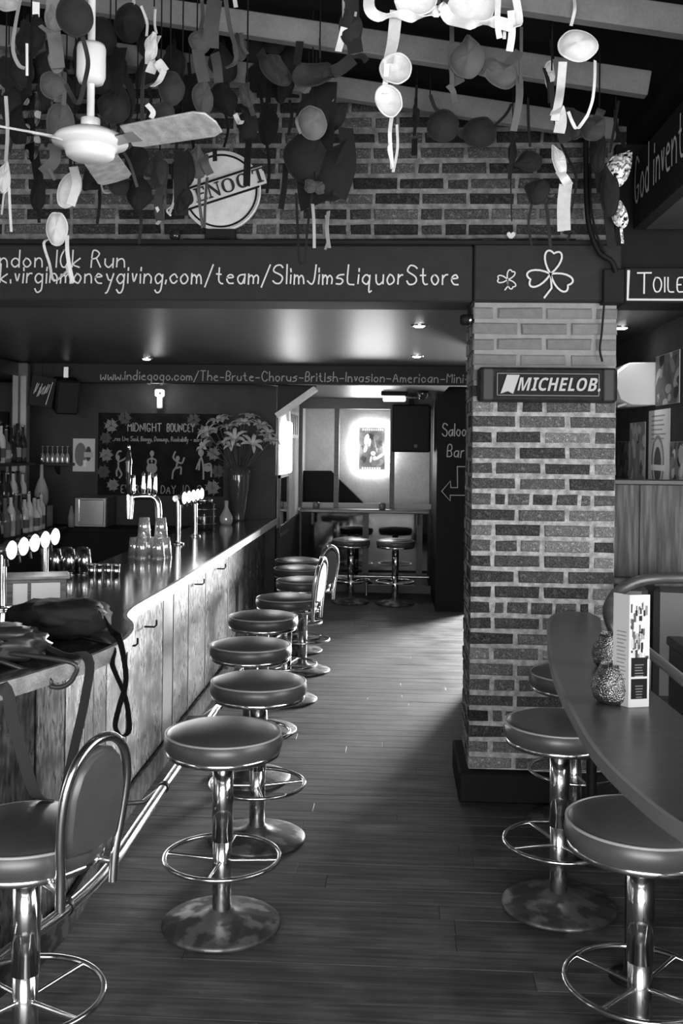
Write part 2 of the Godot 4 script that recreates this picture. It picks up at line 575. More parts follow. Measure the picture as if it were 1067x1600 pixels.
func make_materials() -> void:
	mat("chalk", 0.5, 0.95)
	mat("chalk_dim", 0.45, 0.95)
	mat("chalk_grey", 0.32, 0.95)
	mat("boards", 0.14, 0.85, 0.0, {"spec": 0.5, "tex": "boards", "rtex": "boards_rough", "scale": 0.55, "bump": 0.05})
	mat("board_a", 0.115, 0.8, 0.0, {"spec": 0.5, "tex": "boards", "rtex": "boards_rough", "scale": 0.5, "bump": 0.05})
	mat("board_b", 0.155, 0.85, 0.0, {"spec": 0.5, "tex": "boards", "rtex": "boards_rough", "scale": 0.62, "bump": 0.05})
	mat("black_paint", 0.014, 0.55, 0.0, {"tex": "soft", "scale": 0.8})
	mat("roof_black", 0.012, 0.8, 0.0, {"tex": "soft", "scale": 0.8})
	mat("beam_paint", 0.025, 0.6, 0.0, {"tex": "soft", "scale": 1.1})
	mat("ceiling_paint", 0.045, 0.38, 0.0, {"tex": "soft", "scale": 0.5})
	mat("dark_wall", 0.04, 0.6, 0.0, {"tex": "soft", "scale": 0.7})
	mat("wall_grey", 0.062, 0.7, 0.0, {"tex": "soft", "scale": 0.6})
	mat("white_paint", 0.7, 0.55, 0.0, {"tex": "soft", "scale": 0.4})
	mat("rafter_paint", 0.17, 0.65, 0.0, {"tex": "soft", "scale": 1.2})
	mat("mortar", 0.42, 0.95, 0.0, {"tex": "grime", "scale": 3.0, "bump": 0.15})
	mat("mortar_dirty", 0.24, 0.95, 0.0, {"tex": "grime", "scale": 2.5, "bump": 0.15})
	mat("mortar_painted", 0.23, 0.8, 0.0, {"tex": "soft", "scale": 2.0, "bump": 0.1})
	var tones := [0.045, 0.075, 0.11, 0.15, 0.19, 0.24, 0.30]
	for i in tones.size():
		mat("brick_%d" % i, tones[i], 0.9, 0.0, {"tex": "brick", "scale": 2.3 + 0.4 * i, "bump": 0.3})
	mat("brick_painted", 0.15, 0.7, 0.0, {"tex": "soft", "scale": 3.0, "bump": 0.12})
	mat("brick_painted_b", 0.175, 0.7, 0.0, {"tex": "soft", "scale": 2.0, "bump": 0.12})
	mat("chrome", 0.8, 0.15, 1.0)
	mat("chrome_worn", 0.6, 0.28, 1.0)
	mat("plating_worn", 0.34, 0.8, 0.75, {"tex": "rust", "rtex": "rust_rough", "scale": 1.6, "bump": 0.03})
	mat("vinyl", 0.058, 0.35, 0.0, {"tex": "soft", "scale": 2.0, "world": false})
	mat("piping", 0.28, 0.35)
	mat("patina", 0.5, 0.55, 0.95, {"tex": "patina", "rtex": "patina_rough", "scale": 0.8, "bump": 0.04})
	mat("counter_wood", 0.05, 0.16, 0.0, {"tex": "grain", "scale": 0.9, "coat": 0.6, "coat_rough": 0.12})
	mat("counter_edge", 0.55, 0.35, 0.2, {"tex": "grime", "scale": 2.0})
	mat("table_wood", 0.045, 0.32, 0.0, {"tex": "grain", "scale": 0.9, "coat": 0.2, "coat_rough": 0.25})
	mat("dark_wood", 0.035, 0.45, 0.0, {"tex": "grain", "scale": 1.0})
	mat("panel_wood", 0.12, 0.5, 0.0, {"tex": "grain_up", "scale": Vector3(0.7, 0.7, 0.7)})
	mat("leatherette", 0.04, 0.4)
	mat("dark_mirror", 0.14, 0.05, 1.0)
	mat("mirror", 0.8, 0.02, 1.0)
	mat("pane", 0.9, 0.02, 0.0, {"alpha": 0.06})
	mat("frosted_daylight", 0.8, 0.6, 0.0, {"glow": 3.0})
	mat("hall_daylight", 0.8, 0.6, 0.0, {"glow": 6.0})
	mat("lamp_glow", 0.9, 0.4, 0.0, {"glow": 22.0})
	mat("tube_glow", 0.9, 0.4, 0.0, {"glow": 9.0})
	mat("lens_glow", 0.9, 0.4, 0.0, {"glow": 1.7})
	mat("white_plastic", 0.62, 0.35)
	mat("cream_plastic", 0.55, 0.4)
	mat("black_plastic", 0.010, 0.5)
	mat("black_cloth", 0.010, 0.85)
	mat("glass_solid", 0.95, 0.02, 0.0, {"alpha": 0.22})
	mat("bottle_clear", 0.75, 0.04, 0.0, {"alpha": 0.45})
	mat("bottle_dark", 0.02, 0.06)
	mat("bottle_mid", 0.10, 0.08)
	mat("paper", 0.5, 0.8)
	mat("steel", 0.45, 0.3, 1.0)

# wall box helper that leaves an opening: spans along x at a fixed depth, or along depth at a fixed x
func build_shell() -> void:
	var st := mb()
	# front part left wall and the bar's left wall
	slab(st, -3.75, -3.6, 0, 4.2, -2.8, 9.85)
	structure("wall_left", st, mat("dark_wall"))
	# street front behind the camera with its wide window
	st = mb()
	slab(st, -3.75, -2.6, 0, 4.2, -2.8, -2.65)
	slab(st, 2.2, 2.85, 0, 4.2, -2.8, -2.65)
	slab(st, -2.6, 2.2, 0, 0.25, -2.8, -2.65)
	slab(st, -2.6, 2.2, 2.7, 4.2, -2.8, -2.65)
	structure("wall_front", st, mat("dark_wall"))
	var w := setting("window_1")
	st = mb(); slab(st, -2.6, 2.2, 0.25, 2.7, -2.74, -2.72); part("frosted_pane", st, mat("frosted_daylight"), w)
	st = mb()
	for x in [-2.6, -1.4, -0.2, 1.0, 2.13]: slab(st, x, x + 0.07, 0.25, 2.7, -2.76, -2.66)
	slab(st, -2.6, 2.2, 0.25, 0.33, -2.76, -2.66); slab(st, -2.6, 2.2, 2.62, 2.7, -2.76, -2.66)
	part("window_frame", st, mat("dark_wood"), w)
	# right wall of the front part, with a side window
	st = mb()
	slab(st, 2.7, 2.85, 0, 4.2, -2.65, 1.1)
	slab(st, 2.7, 2.85, 0, 4.2, 3.7, 5.35)
	slab(st, 2.7, 2.85, 0, 0.35, 1.1, 3.7)
	slab(st, 2.7, 2.85, 2.45, 4.2, 1.1, 3.7)
	structure("wall_right", st, mat("dark_wall"))
	w = setting("window_2")
	st = mb(); slab(st, 2.78, 2.8, 0.35, 2.45, 1.1, 3.7); part("frosted_pane", st, mat("frosted_daylight"), w)
	st = mb()
	for d in [1.1, 1.95, 2.8, 3.64]: slab(st, 2.72, 2.81, 0.35, 2.45, d, d + 0.06)
	slab(st, 2.72, 2.81, 0.35, 0.41, 1.1, 3.7); slab(st, 2.72, 2.81, 2.39, 2.45, 1.1, 3.7)
	part("window_frame", st, mat("dark_wood"), w)
	# sloping roof boards over the front part
	st = mb()
	var tilt := Basis(Vector3.BACK, -atan(0.158))
	box(st, Vector3(-1.2, 3.47 + 0.158 * 1.2 + 0.05, -1.2), Vector3(5.2, 0.08, 8.0), 0.0, tilt)
	slab(st, 1.12, 2.85, 3.2, 3.3, -2.8, 5.35)
	structure("ceiling_roof", st, mat("roof_black"))
	# rafters under the roof, sawn off before the side beam
	var k := 0
	for i in 13:
		var d := 4.8 - 0.6 * i
		var o := part("trim_rafter", mb_box(Vector3(4.75, 0.1, 0.055), 0.004), mat("rafter_paint"), self)
		o.set_meta("kind", "structure")
		o.transform = Transform3D(tilt, Vector3(-1.33, 3.345 + 0.158 * 1.33 + 0.02, -d))
		k += 1
	# low ceiling over bar and passage
	st = mb()
	slab(st, -3.75, 4.4, 2.43, 2.6, 5.2, 9.15)
	slab(st, -3.75, -1.12, 2.43, 2.6, 9.15, 9.85)
	slab(st, -1.3, 0.5, 2.28, 2.6, 9.15, 12.9)
	slab(st, 0.5, 4.4, 2.43, 2.6, 9.15, 14.9)
	structure("ceiling", st, mat("ceiling_paint"))
	# wall behind the bar
	st = mb(); slab(st, -3.6, -1.13, 0, 2.43, 9.7, 9.85)
	structure("wall_back", st, mat("wall_grey"))
	# passage wall that runs on behind the bar's end
	st = mb(); slab(st, -1.25, -1.12, 0, 2.43, 9.85, 13.0)
	structure("wall_passage", st, mat("white_paint"))
	st = mb(); slab(st, -1.12, -1.10, 0, 0.92, 9.75, 11.95)
	structure("baseboard_passage", st, mat("dark_wall"))
	# block of wall with the bar's name, hall side walls, end wall with its window
	st = mb(); slab(st, 0.45, 0.86, 0, 2.43, 10.7, 14.8)
	var sal := structure("wall_saloon", st, mat("black_paint"))
	st = mb(); slab(st, -1.3, 0.45, 0, 2.43, 12.85, 13.0)
	structure("wall_far", st, mat("white_paint"))
	st = mb()
	slab(st, 4.2, 4.35, 0, 2.43, 7.4, 14.8)
	slab(st, 0.86, 2.25, 0, 2.43, 14.65, 14.8); slab(st, 4.05, 4.35, 0, 2.43, 14.65, 14.8)
	slab(st, 2.25, 4.05, 0, 0.45, 14.65, 14.8); slab(st, 2.25, 4.05, 2.25, 2.43, 14.65, 14.8)
	structure("wall_hall", st, mat("wall_grey"))
	w = setting("window_3")
	st = mb(); slab(st, 2.25, 4.05, 0.45, 2.25, 14.7, 14.72); part("frosted_pane", st, mat("hall_daylight"), w)
	st = mb()
	for x in [2.25, 3.12, 3.99]: slab(st, x, x + 0.06, 0.45, 2.25, 14.62, 14.72)
	slab(st, 2.25, 4.05, 1.4, 1.45, 14.62, 14.72)
	part("window_frame", st, mat("white_paint"), w)
	st = mb()
	slab(st, 0.64, 4.35, 0, 2.43, 7.4, 7.52)
	structure("wall_stub", st, mat("wall_grey"))
	st = mb(); slab(st, 1.52, 1.67, 0, 2.43, 5.35, 7.4)
	structure("wall_partition", st, mat("wall_grey"))
	st = mb(); slab(st, 1.52, 2.85, 0, 3.3, 5.25, 5.35)
	structure("wall_return", st, mat("wall_grey"))
	# chalk words and arrow on the dark wall
	st = mb()
	write(st, "Saloon", 0.30, 0.13, 0.011, Vector2(0, 0), 0.05, 0.25)
	write(st, "Bar", 0.17, 0.13, 0.011, Vector2(0.055, -0.22), 0.05, 0.25)
	var A := [Vector2(0.16, -0.32), Vector2(0.25, -0.32), Vector2(0.245, -0.62), Vector2(0.09, -0.62), Vector2(0.09, -0.68), Vector2(0, -0.58), Vector2(0.09, -0.47), Vector2(0.095, -0.54), Vector2(0.165, -0.54), Vector2(0.16, -0.32)]
	stroke(st, A, 0.011)
	chalk("chalk_lettering", st, sal, at(691, 681, 10.695), Vector3.ZERO, mat("chalk_dim"))

func mb_box(s: Vector3, bevel: float) -> SurfaceTool:
	var st := mb()
	box(st, Vector3.ZERO, s, bevel)
	return st

func brick_mesh(l: float, h: float, dep: float, v: int) -> ArrayMesh:
	var key := "brick %.3f %.3f %.3f %d" % [l, h, dep, v]
	if meshes.has(key): return meshes[key]
	var r := RandomNumberGenerator.new()
	r.seed = v * 77 + int(l * 1000)
	var st := mb()
	# worn hexahedron: every corner a little off, the front arris chipped
	var q := []
	for z in [-1.0, 1.0]:
		for c in [[-1.0, -1.0], [1.0, -1.0], [1.0, 1.0], [-1.0, 1.0]]:
			q.append(Vector3(c[0] * (l / 2 + r.randf_range(-0.005, 0.001)), c[1] * (h / 2 + r.randf_range(-0.004, 0.001)), z * dep / 2))
	var f := []
	for i in 4:
		var p: Vector3 = q[4 + i]
		f.append(Vector3(p.x - signf(p.x) * r.randf_range(0.004, 0.009), p.y - signf(p.y) * r.randf_range(0.004, 0.008), dep / 2 + r.randf_range(-0.001, 0.001)))
		q[4 + i].z -= r.randf_range(0.003, 0.007)
	face(st, f, Vector3.ZERO)
	for i in 4:
		var k := (i + 1) % 4
		face(st, [f[i], f[k], q[4 + k], q[4 + i]], Vector3.ZERO)
		face(st, [q[i], q[k], q[4 + k], q[4 + i]], Vector3.ZERO)
	meshes[key] = done(st)
	return meshes[key]

func lay(parent: Node, x: float, l: float, y: float, h: float, z: float, dep: float, tone: Material, along := 0) -> void:
	var v := rng.randi_range(0, 4)
	var o := part_mesh("brick", brick_mesh(snappedf(l, 0.005), snappedf(h, 0.002), dep, v), tone, parent)
	if along == 0: o.position = Vector3(x + l / 2, y + h / 2, z - dep / 2 + rng.randf_range(-0.003, 0.002))
	else:
		o.rotation.y = PI / 2
		o.position = Vector3(x + dep / 2 + rng.randf_range(-0.002, 0.003), y + h / 2, z - l / 2)

func brick_tone(pale := 0.0) -> Material:
	var r := rng.randf() + pale
	var i := 0 if r < 0.16 else 1 if r < 0.38 else 2 if r < 0.6 else 3 if r < 0.78 else 4 if r < 0.9 else 5 if r < 0.97 else 6
	return mat("brick_%d" % i)

func build_pillar() -> void:
	var p := setting("wall_pillar")
	tag(p, "square brick pillar with pale mortar, its top courses painted grey")
	var x0 := 0.378
	var x1 := 1.078
	var face_d := 5.0
	var top := 2.44
	var st := mb(); slab(st, x0 + 0.006, x1 - 0.004, 0.1, 2.02, face_d + 0.006, face_d + 0.46)
	part("mortar", st, mat("mortar"), p)
	st = mb(); slab(st, x0 + 0.008, x1 - 0.006, 2.02, top, face_d + 0.009, face_d + 0.46)
	part("painted_mortar", st, mat("mortar_painted"), p)
	var pitch := 0.0757
	var rows := 31
	for i in rows:
		var y := 0.155 + i * pitch
		if y + 0.06 > top: break
		var h := 0.058
		var painted := y > 2.03
		var j := 0.013
		var widths := []
		if i % 7 == 3: widths = [0.105, 0.05, 0.105, 0.105, 0.105, 0.05, 0.105]
		elif i % 9 == 5: widths = [0.105, 0.105, 0.10, 0.215, 0.105]
		elif i % 2 == 0: widths = [0.218, 0.226, 0.226]
		else: widths = [0.105, 0.222, 0.222, 0.105]
		var sum := 0.0
		for q in widths: sum += q
		var gap: float = (x1 - x0 - sum) / maxf(widths.size() - 1, 1)
		var x := x0
		for q in widths:
			var tone: Material = mat("brick_painted" if rng.randf() < 0.6 else "brick_painted_b") if painted else brick_tone(0.13)
			lay(p, x, q - rng.randf() * 0.004, y, h - rng.randf() * 0.005, -face_d, 0.1, tone)
			x += q + gap
		# side towards the aisle
		var z := face_d + 0.1 + j
		var sides := [0.105, 0.218] if i % 2 == 0 else [0.218, 0.105]
		for q in sides:
			var tone: Material = mat("brick_painted") if painted else brick_tone()
			lay(p, x0, q, y, h, -z, 0.1, tone, 1)
			z += q + j
	st = mb(); slab(st, x0 - 0.045, x1 + 0.02, 0, 0.15, face_d - 0.05, face_d + 0.5, 0.01)
	part("plinth", st, mat("plinth_paint", 0.007, 0.65), p)
	# lit-up beer sign, unlit now: a long shallow box with a moulded frame
	var c := at(856, 601, 4.9)
	var s := thing("beer_sign", "long dark framed MICHELOB beer sign mounted on brick pillar", "sign", Vector3(c.x, c.y, -4.95), 0.0)
	st = mb(); box(st, Vector3.ZERO, Vector3(0.66, 0.165, 0.09), 0.012); part("body", st, mat("sign_body", 0.03, 0.5, 0.0, {"tex": "grime", "scale": 2.0}), s)
	st = mb()
	box(st, Vector3(-0.285, 0, 0.052), Vector3(0.05, 0.15, 0.02), 0.006); part("end_block", st, mat("sign_end", 0.05, 0.5), s)
	st = mb(); box(st, Vector3(0.285, 0, 0.052), Vector3(0.05, 0.15, 0.02), 0.006); part("end_block", st, mat("sign_end"), s)
	st = mb(); box(st, Vector3(0, 0, 0.047), Vector3(0.50, 0.125, 0.006)); part("face_panel", st, mat("sign_face", 0.014, 0.6), s)
	st = mb()
	for e in [-1, 1]:
		box(st, Vector3(0, e * 0.052, 0.052), Vector3(0.48, 0.003, 0.003)); box(st, Vector3(e * 0.24, 0, 0.052), Vector3(0.003, 0.107, 0.003))
	part("border_line", st, mat("sign_line", 0.2, 0.5), s)
	var tm := TextMesh.new()
	var f := SystemFont.new(); f.font_names = PackedStringArray(["Droid Sans"]); f.font_weight = 700
	tm.font = f; tm.text = "MICHELOB."; tm.font_size = 48; tm.pixel_size = 0.00178; tm.depth = 0.006
	var o := part_mesh("lettering", tm, mat("sign_letters", 0.34, 0.5), s)
	o.transform = Transform3D(Basis(Vector3(0.86, 0, 0), Vector3(0.22, 1, 0), Vector3(0, 0, 1)), Vector3(0.055, 0, 0.053))
	st = mb()
	plate(st, [Vector2(-0.225, -0.045), Vector2(-0.19, -0.033), Vector2(-0.165, -0.045), Vector2(-0.135, 0.045), Vector2(-0.195, 0.045)], 0.008, 0.0, Vector3(0, 0, 0.054))
	part("ribbon_emblem", st, mat("sign_ribbon", 0.28, 0.45), s)
	# wire that runs down the pillar from the beam
	st = mb(); tube(st, smooth_path([at(944, 472, 4.98), at(940, 520, 4.985), at(937, 545, 4.985), at(941, 565, 4.98)], 6), 0.005, 6)
	part("cable", st, mat("black_plastic"), p)

func build_beams() -> void:
	# brick wall above the chalked beam
	var wall := setting("wall_upper")
	var st := mb(); slab(st, -3.6, 2.85, 2.66, 4.2, 5.056, 5.25); part("mortar", st, mat("mortar_dirty"), wall)
	for i in 13:
		var y := 2.695 + i * 0.0757
		var x := -2.32 + (0.0 if i % 2 == 0 else -0.115) + rng.randf_range(-0.02, 0.02)
		while x < 1.2:
			var l := 0.218 if rng.randf() < 0.72 else 0.105
			if y < 3.72 - 0.158 * x: lay(wall, x, l, y, 0.057 - rng.randf() * 0.006, -5.05, 0.08, brick_tone(-0.22))
			x += l + 0.014
	# chalked beam across the room
	var beam := setting("trim_beam")
	st = mb(); slab(st, -3.6, 0.37, 2.425, 2.70, 4.95, 5.25, 0.008); part("board", st, mat("beam_paint"), beam)
	st = mb(); slab(st, 0.375, 1.08, 2.43, 2.705, 4.945, 5.25, 0.008); part("board", st, mat("beam_paint"), beam)
	st = mb(); slab(st, -3.6, 1.05, 2.70, 2.722, 4.93, 5.06, 0.004); part("ledge", st, mat("black_paint"), beam)
	var a := at(0, 414, 4.949)
	st = mb()
	write(st, "ndon 10k Run", at(194, 414, 4.949).x - a.x, 0.085, 0.0072, Vector2.ZERO, 0.08, 0.18)
	chalk("chalk_lettering", st, beam, a + Vector3(0, -0.01, 0.001))
	a = at(0, 442, 4.949)
	st = mb()
	write(st, "k.virginmoneygiving.com/team/SlimJimsLiquorStore", at(716, 442, 4.949).x - a.x, 0.092, 0.0072, Vector2.ZERO, 0.08, 0.18)
	chalk("chalk_lettering", st, beam, a + Vector3(0, 0, 0.001))
	st = mb()
	shamrock(st, at(793, 437, 4.94), 0.05, 0.006, -0.5)
	shamrock(st, at(860, 428, 4.94), 0.115, 0.009, -0.15)
	chalk("chalk_shamrocks", st, beam, Vector3(0, 0, 0.003))
	# block at the beam's end and the toilets board beyond it
	st = mb(); var b0 := at(942, 420, 4.93); var b1 := at(975, 474, 4.93); slab(st, b0.x, b1.x, b1.y, b0.y, 4.92, 5.2, 0.006)
	part("end_block", st, mat("black_paint"), beam)
	var tb := setting("trim_toilet_board")
	var t0 := at(976, 418, 4.97); var t1 := at(976, 473, 4.97)
	st = mb(); slab(st, t0.x, 2.7, t1.y, t0.y, 4.97, 5.25, 0.004); part("board", st, mat("black_paint"), tb)
	st = mb(); slab(st, 1.06, 2.7, t0.y, 3.2, 5.0, 5.2); part("upper_board", st, mat("roof_black"), tb)
	st = mb()
	var o := at(998, 459, 4.969)
	var k := 4.969 / FOCAL
	write(st, "T", 20 * k, 32 * k, 0.0075, Vector2(-2 * k, 0), 0.0, 0.1)
	write(st, "OILETS", 78 * k, 22 * k, 0.0065, Vector2(22 * k, 3 * k), 0.0, 0.1)
	stroke(st, [Vector2(-16 * k, 35 * k), Vector2(-17 * k, -9 * k), Vector2(110 * k, -9 * k), Vector2(110 * k, 35 * k)], 0.013)
	chalk("chalk_lettering", st, tb, o + Vector3(0, 0, 0.001))
	# side beam with the painted line of writing, its soffit behind it
	var side := setting("trim_side_beam")
	st = mb(); slab(st, 1.12, 1.18, 2.765, 3.10, -2.6, 4.9, 0.004); part("fascia", st, mat("black_paint"), side)
	st = mb(); slab(st, 1.18, 2.7, 2.768, 2.80, -2.6, 4.9); part("soffit", st, mat("ceiling_paint"), side)
	var w := at_x(992, 318, 1.119)
	st = mb()
	write(st, "God invented", 0.98, 0.21, 0.014, Vector2(0, 0), 0.0, 0.1)
	var l := chalk("painted_lettering", st, side, Vector3(1.1185, w.y, w.z), Vector3(0, -PI / 2, 0))
	l.rotation.y = -PI / 2
	# beam further back
	var back := setting("trim_back_beam")
	st = mb(); slab(st, -3.6, 1.2, 2.265, 2.44, 9.0, 9.15, 0.005); part("board", st, mat("beam_paint_dark", 0.03, 0.6), back)
	a = at(157, 593, 8.995)
	st = mb()
	write(st, "www.indiegogo.com/The-Brute-Chorus-British-Invasion-American-Mini-", at(733, 593, 8.995).x - a.x, 0.085, 0.009, Vector2.ZERO, 0.05, 0.2)
	chalk("chalk_lettering", st, back, a, Vector3.ZERO, mat("chalk_grey"))
	# recessed spotlights in the low ceiling
	var spots := [[655, 508, "recessed ceiling spotlight nearest the chalked beam, above the aisle"], [651, 556, "recessed ceiling spotlight above the aisle just before the back beam"], [229, 560, "recessed ceiling spotlight above the bar"], [971, 511, "recessed ceiling spotlight just beyond the brick pillar"]]
	for s in spots:
		var q := at_y(s[0], s[1], 2.43)
		var t := thing("ceiling_spotlight", s[2], "spotlight", q, 0.0, "recessed ceiling spotlights")
		st = mb(); lathe(st, [Vector2(0.052, 0.0), Vector2(0.052, -0.006), Vector2(0.04, -0.008), Vector2(0.034, 0.0)], 20); part("bezel", st, mat("chrome"), t)
		st = mb(); lathe(st, [Vector2(0.0, -0.014), Vector2(0.026, -0.012), Vector2(0.036, -0.004), Vector2(0.03, 0.0)], 16); part("lamp", st, mat("lamp_glow"), t)
		var sp := SpotLight3D.new(); sp.name = "spot_light"; sp.spot_angle = 50; sp.light_energy = 0.12; sp.light_size = 0.03; sp.shadow_enabled = true; sp.spot_range = 12
		t.add_child(sp); sp.position.y = -0.03; sp.rotation.x = -PI / 2

func shamrock(st: SurfaceTool, c: Vector3, r: float, w: float, turn: float) -> void:
	for k in 3:
		var ang := PI / 2 + turn + (k - 1) * 2.0
		var pts := []
		for i in 21:
			var t := -1.0 + 2.0 * i / 20.0
			# heart-shaped leaf with its tip at the centre
			var rad := r * (1.0 - pow(absf(t), 3.0)) * (0.86 + 0.18 * sin(absf(t) * PI))
			var q := Vector2(cos(ang + t * 0.75), sin(ang + t * 0.75)) * rad
			pts.append(Vector2(c.x, c.y) + q)
		flat_stroke(st, pts, w, c.z)
	flat_stroke(st, [Vector2(c.x, c.y), Vector2(c.x + r * 0.05, c.y - r * 0.6), Vector2(c.x - r * 0.25, c.y - r)], w, c.z)

func flat_stroke(st: SurfaceTool, pts: Array, w: float, z: float) -> void:
	stroke(st, pts, w, z)

func build_floor() -> void:
	var f := setting("floor")
	var st := mb(); slab(st, -3.75, 4.4, -0.2, -0.012, -2.8, 14.9); part("subfloor", st, mat("boards"), f)
	st = mb(); slab(st, -3.75, -1.3, -0.02, -0.002, -2.8, 14.9); slab(st, 1.62, 4.4, -0.02, -0.002, -2.8, 14.9); slab(st, -1.3, 1.62, -0.02, -0.001, -2.8, 1.5); slab(st, -1.3, 1.62, -0.02, -0.001, 12.0, 14.9)
	part("outer_boards", st, mat("boards"), f)
	var d := 1.5
	var wv := 0.117
	var tones := ["boards", "board_a", "board_b"]
	while d < 12.0:
		var x := -1.3
		var cut := rng.randf_range(-0.9, 1.3)
		for span in [[-1.3, cut], [cut, 1.62]]:
			var l: float = span[1] - span[0]
			if l < 0.05: continue
			st = mb(); box(st, Vector3.ZERO, Vector3(l - 0.0015, 0.02, wv - 0.0018), 0.0012)
			var o := part("plank", st, mat(tones[rng.randi_range(0, 2)]), f)
			o.position = Vector3((span[0] + span[1]) / 2, -0.01 + rng.randf_range(-0.001, 0.0), -(d + wv / 2))
		d += wv

func build_far_room() -> void:
	# glazed partition: posts, sill shelf, clear panes above, dark mirror glass below
	var g := setting("trim_hatch")
	var st := mb()
	for px in [469, 526, 613, 678]:
		var x := at(px, 700, 12.0).x
		slab(st, x - 0.028, x + 0.028, 0.99, 2.21, 11.97, 12.04)
	slab(st, -1.1, 0.45, 2.16, 2.28, 11.96, 12.05)
	part("window_frame", st, mat("dark_wood"), g)
	st = mb(); slab(st, -1.1, 0.45, 0.99, 1.05, 11.99, 12.02); part("bottom_rail", st, mat("rail_pale", 0.35, 0.5), g)
	var lx := [466, 571, 655, 682]
	for i in 3:
		st = mb(); slab(st, at(lx[i], 850, 12).x + 0.03, at(lx[i + 1], 850, 12).x - 0.03, 0.08, 0.93, 12.0, 12.02)
		part("mirror_panel", st, mat("dark_mirror"), g)
	st = mb()
	for i in 4:
		var x := at(lx[i], 850, 12.0).x
		slab(st, x - 0.035, x + 0.035, 0.0, 0.95, 11.96, 12.04)
	slab(st, -1.1, 0.45, 0.0, 0.09, 11.97, 12.04)
	part("lower_frame", st, mat("dark_wood"), g)
	var sh := thing("wall_shelf", "long narrow drinking shelf fixed below the glazed partition", "shelf", Vector3(-0.33, 0.97, -11.85))
	st = mb(); box(st, Vector3.ZERO, Vector3(1.5, 0.04, 0.28), 0.008); part("board", st, mat("shelf_wood", 0.12, 0.35, 0.0, {"tex": "grain", "scale": 1.0}), sh)
	st = mb(); box(st, Vector3(-0.6, -0.09, 0.05), Vector3(0.03, 0.14, 0.16), 0.004); part("bracket", st, mat("dark_wood"), sh)
	st = mb(); box(st, Vector3(0.6, -0.09, 0.05), Vector3(0.03, 0.14, 0.16), 0.004); part("bracket", st, mat("dark_wood"), sh)
	var jar := thing("candle_jar", "small candle jar on the far shelf beside the dark stair panel", "candle jar", Vector3(at(494, 793, 11.82).x, 0.991, -11.82), 0.0, "candle jars on the far shelf")
	st = mb(); lathe(st, [Vector2(0, 0), Vector2(0.035, 0), Vector2(0.04, 0.02), Vector2(0.04, 0.06), Vector2(0.03, 0.075), Vector2(0.026, 0.075), Vector2(0.034, 0.058), Vector2(0.034, 0.02), Vector2(0, 0.02)], 16); part("jar", st, mat("bottle_mid"), jar)
	st = mb(); lathe(st, [Vector2(0, 0.02), Vector2(0.026, 0.02), Vector2(0.026, 0.045), Vector2(0, 0.048)], 12); part("candle", st, mat("paper"), jar)
	copy(jar, Vector3(at(597, 791, 11.82).x, 0.991, -11.82), 0.0, "small candle jar on the far shelf below the lit picture")
	# foot rail in front of the mirror panels
	var fr := thing("foot_rail_far", "thin metal foot rail in front of the far dark mirror", "foot rail", Vector3(0, 0, 0))
	fr.name = numbered("foot_rail")
	st = mb(); tube(st, [Vector3(-1.08, 0.22, -11.75), Vector3(0.42, 0.22, -11.75)], 0.016, 8); part("tube", st, mat("chrome_worn"), fr)
	st = mb(); tube(st, [Vector3(-0.3, 0.22, -11.75), Vector3(-0.3, 0.0, -11.75)], 0.012, 8); part("bracket", st, mat("chrome_worn"), fr)
	# pictures framed by light tubes: one on the wall behind the hatch, one on the passage wall
	var c := at(581, 701, 12.8)
	lit_picture("black and white picture framed by a glowing white light tube above the far shelf", Vector3(c.x, c.y, -12.84), 0.0, 0.43, 0.63, 0.55)
	lit_picture("second glowing framed picture seen edge-on on the passage wall past the bar", Vector3(-1.108, 1.70, -10.3), PI / 2, 0.5, 0.52, 0.14)
	# sloping stair side behind the glass
	var sp := thing("stair_panel", "dark sloping stair side behind the far glass", "stair panel", Vector3.ZERO)
	var a := [at(466, 737, 12.6), at(517, 737, 12.6), at(575, 795, 12.6), at(575, 940, 12.6), at(466, 940, 12.6)]
	var ol2 := []
	for q in a: ol2.append(Vector2(q.x, maxf(q.y, 0.0)))
	st = mb(); plate(st, ol2, 0.08, 0.0, Vector3(0, 0, -12.6)); part("side_board", st, mat("black_plastic"), sp)
	st = mb(); ribbon(st, [Vector3(ol2[0].x, ol2[0].y + 0.006, -12.6), Vector3(ol2[1].x, ol2[1].y + 0.006, -12.6), Vector3(ol2[2].x, ol2[2].y + 0.006, -12.6)], 0.1, 0.012, Vector3.BACK, false); part("capping", st, mat("black_paint"), sp)
	# loudspeaker hung from the ceiling
	var s0 := at(613, 632, 11.4); var s1 := at(672, 707, 11.4)
	var spk := thing("loudspeaker", "large black loudspeaker hung from the ceiling beside lit picture", "speaker", Vector3((s0.x + s1.x) / 2, s1.y, -11.5))
	var sw := s1.x - s0.x; var shh := s0.y - s1.y
	st = mb(); box(st, Vector3(0, shh / 2, 0), Vector3(sw, shh, 0.3), 0.015); part("cabinet", st, mat("speaker_body", 0.012, 0.6), spk)
	st = mb(); box(st, Vector3(0, shh / 2, 0.153), Vector3(sw - 0.04, shh - 0.04, 0.008), 0.003); part("grille", st, mat("speaker_grille", 0.02, 0.8), spk)
	st = mb(); box(st, Vector3(0.05, 0.07, 0.16), Vector3(0.035, 0.035, 0.004)); part("badge", st, mat("badge", 0.12, 0.6), spk)
	st = mb(); box(st, Vector3(0, shh + 0.03, 0), Vector3(0.06, 0.08, 0.06)); part("hanger", st, mat("black_plastic"), spk)
	# emergency light box, dome camera
	var e := at(616, 622, 10.4)
	var em := thing("emergency_light", "white emergency light box under the back room ceiling", "light", Vector3(e.x, 2.28, -10.4))
	st = mb(); box(st, Vector3(0, -0.02, 0), Vector3(0.27, 0.04, 0.1), 0.006); part("housing", st, mat("black_plastic"), em)
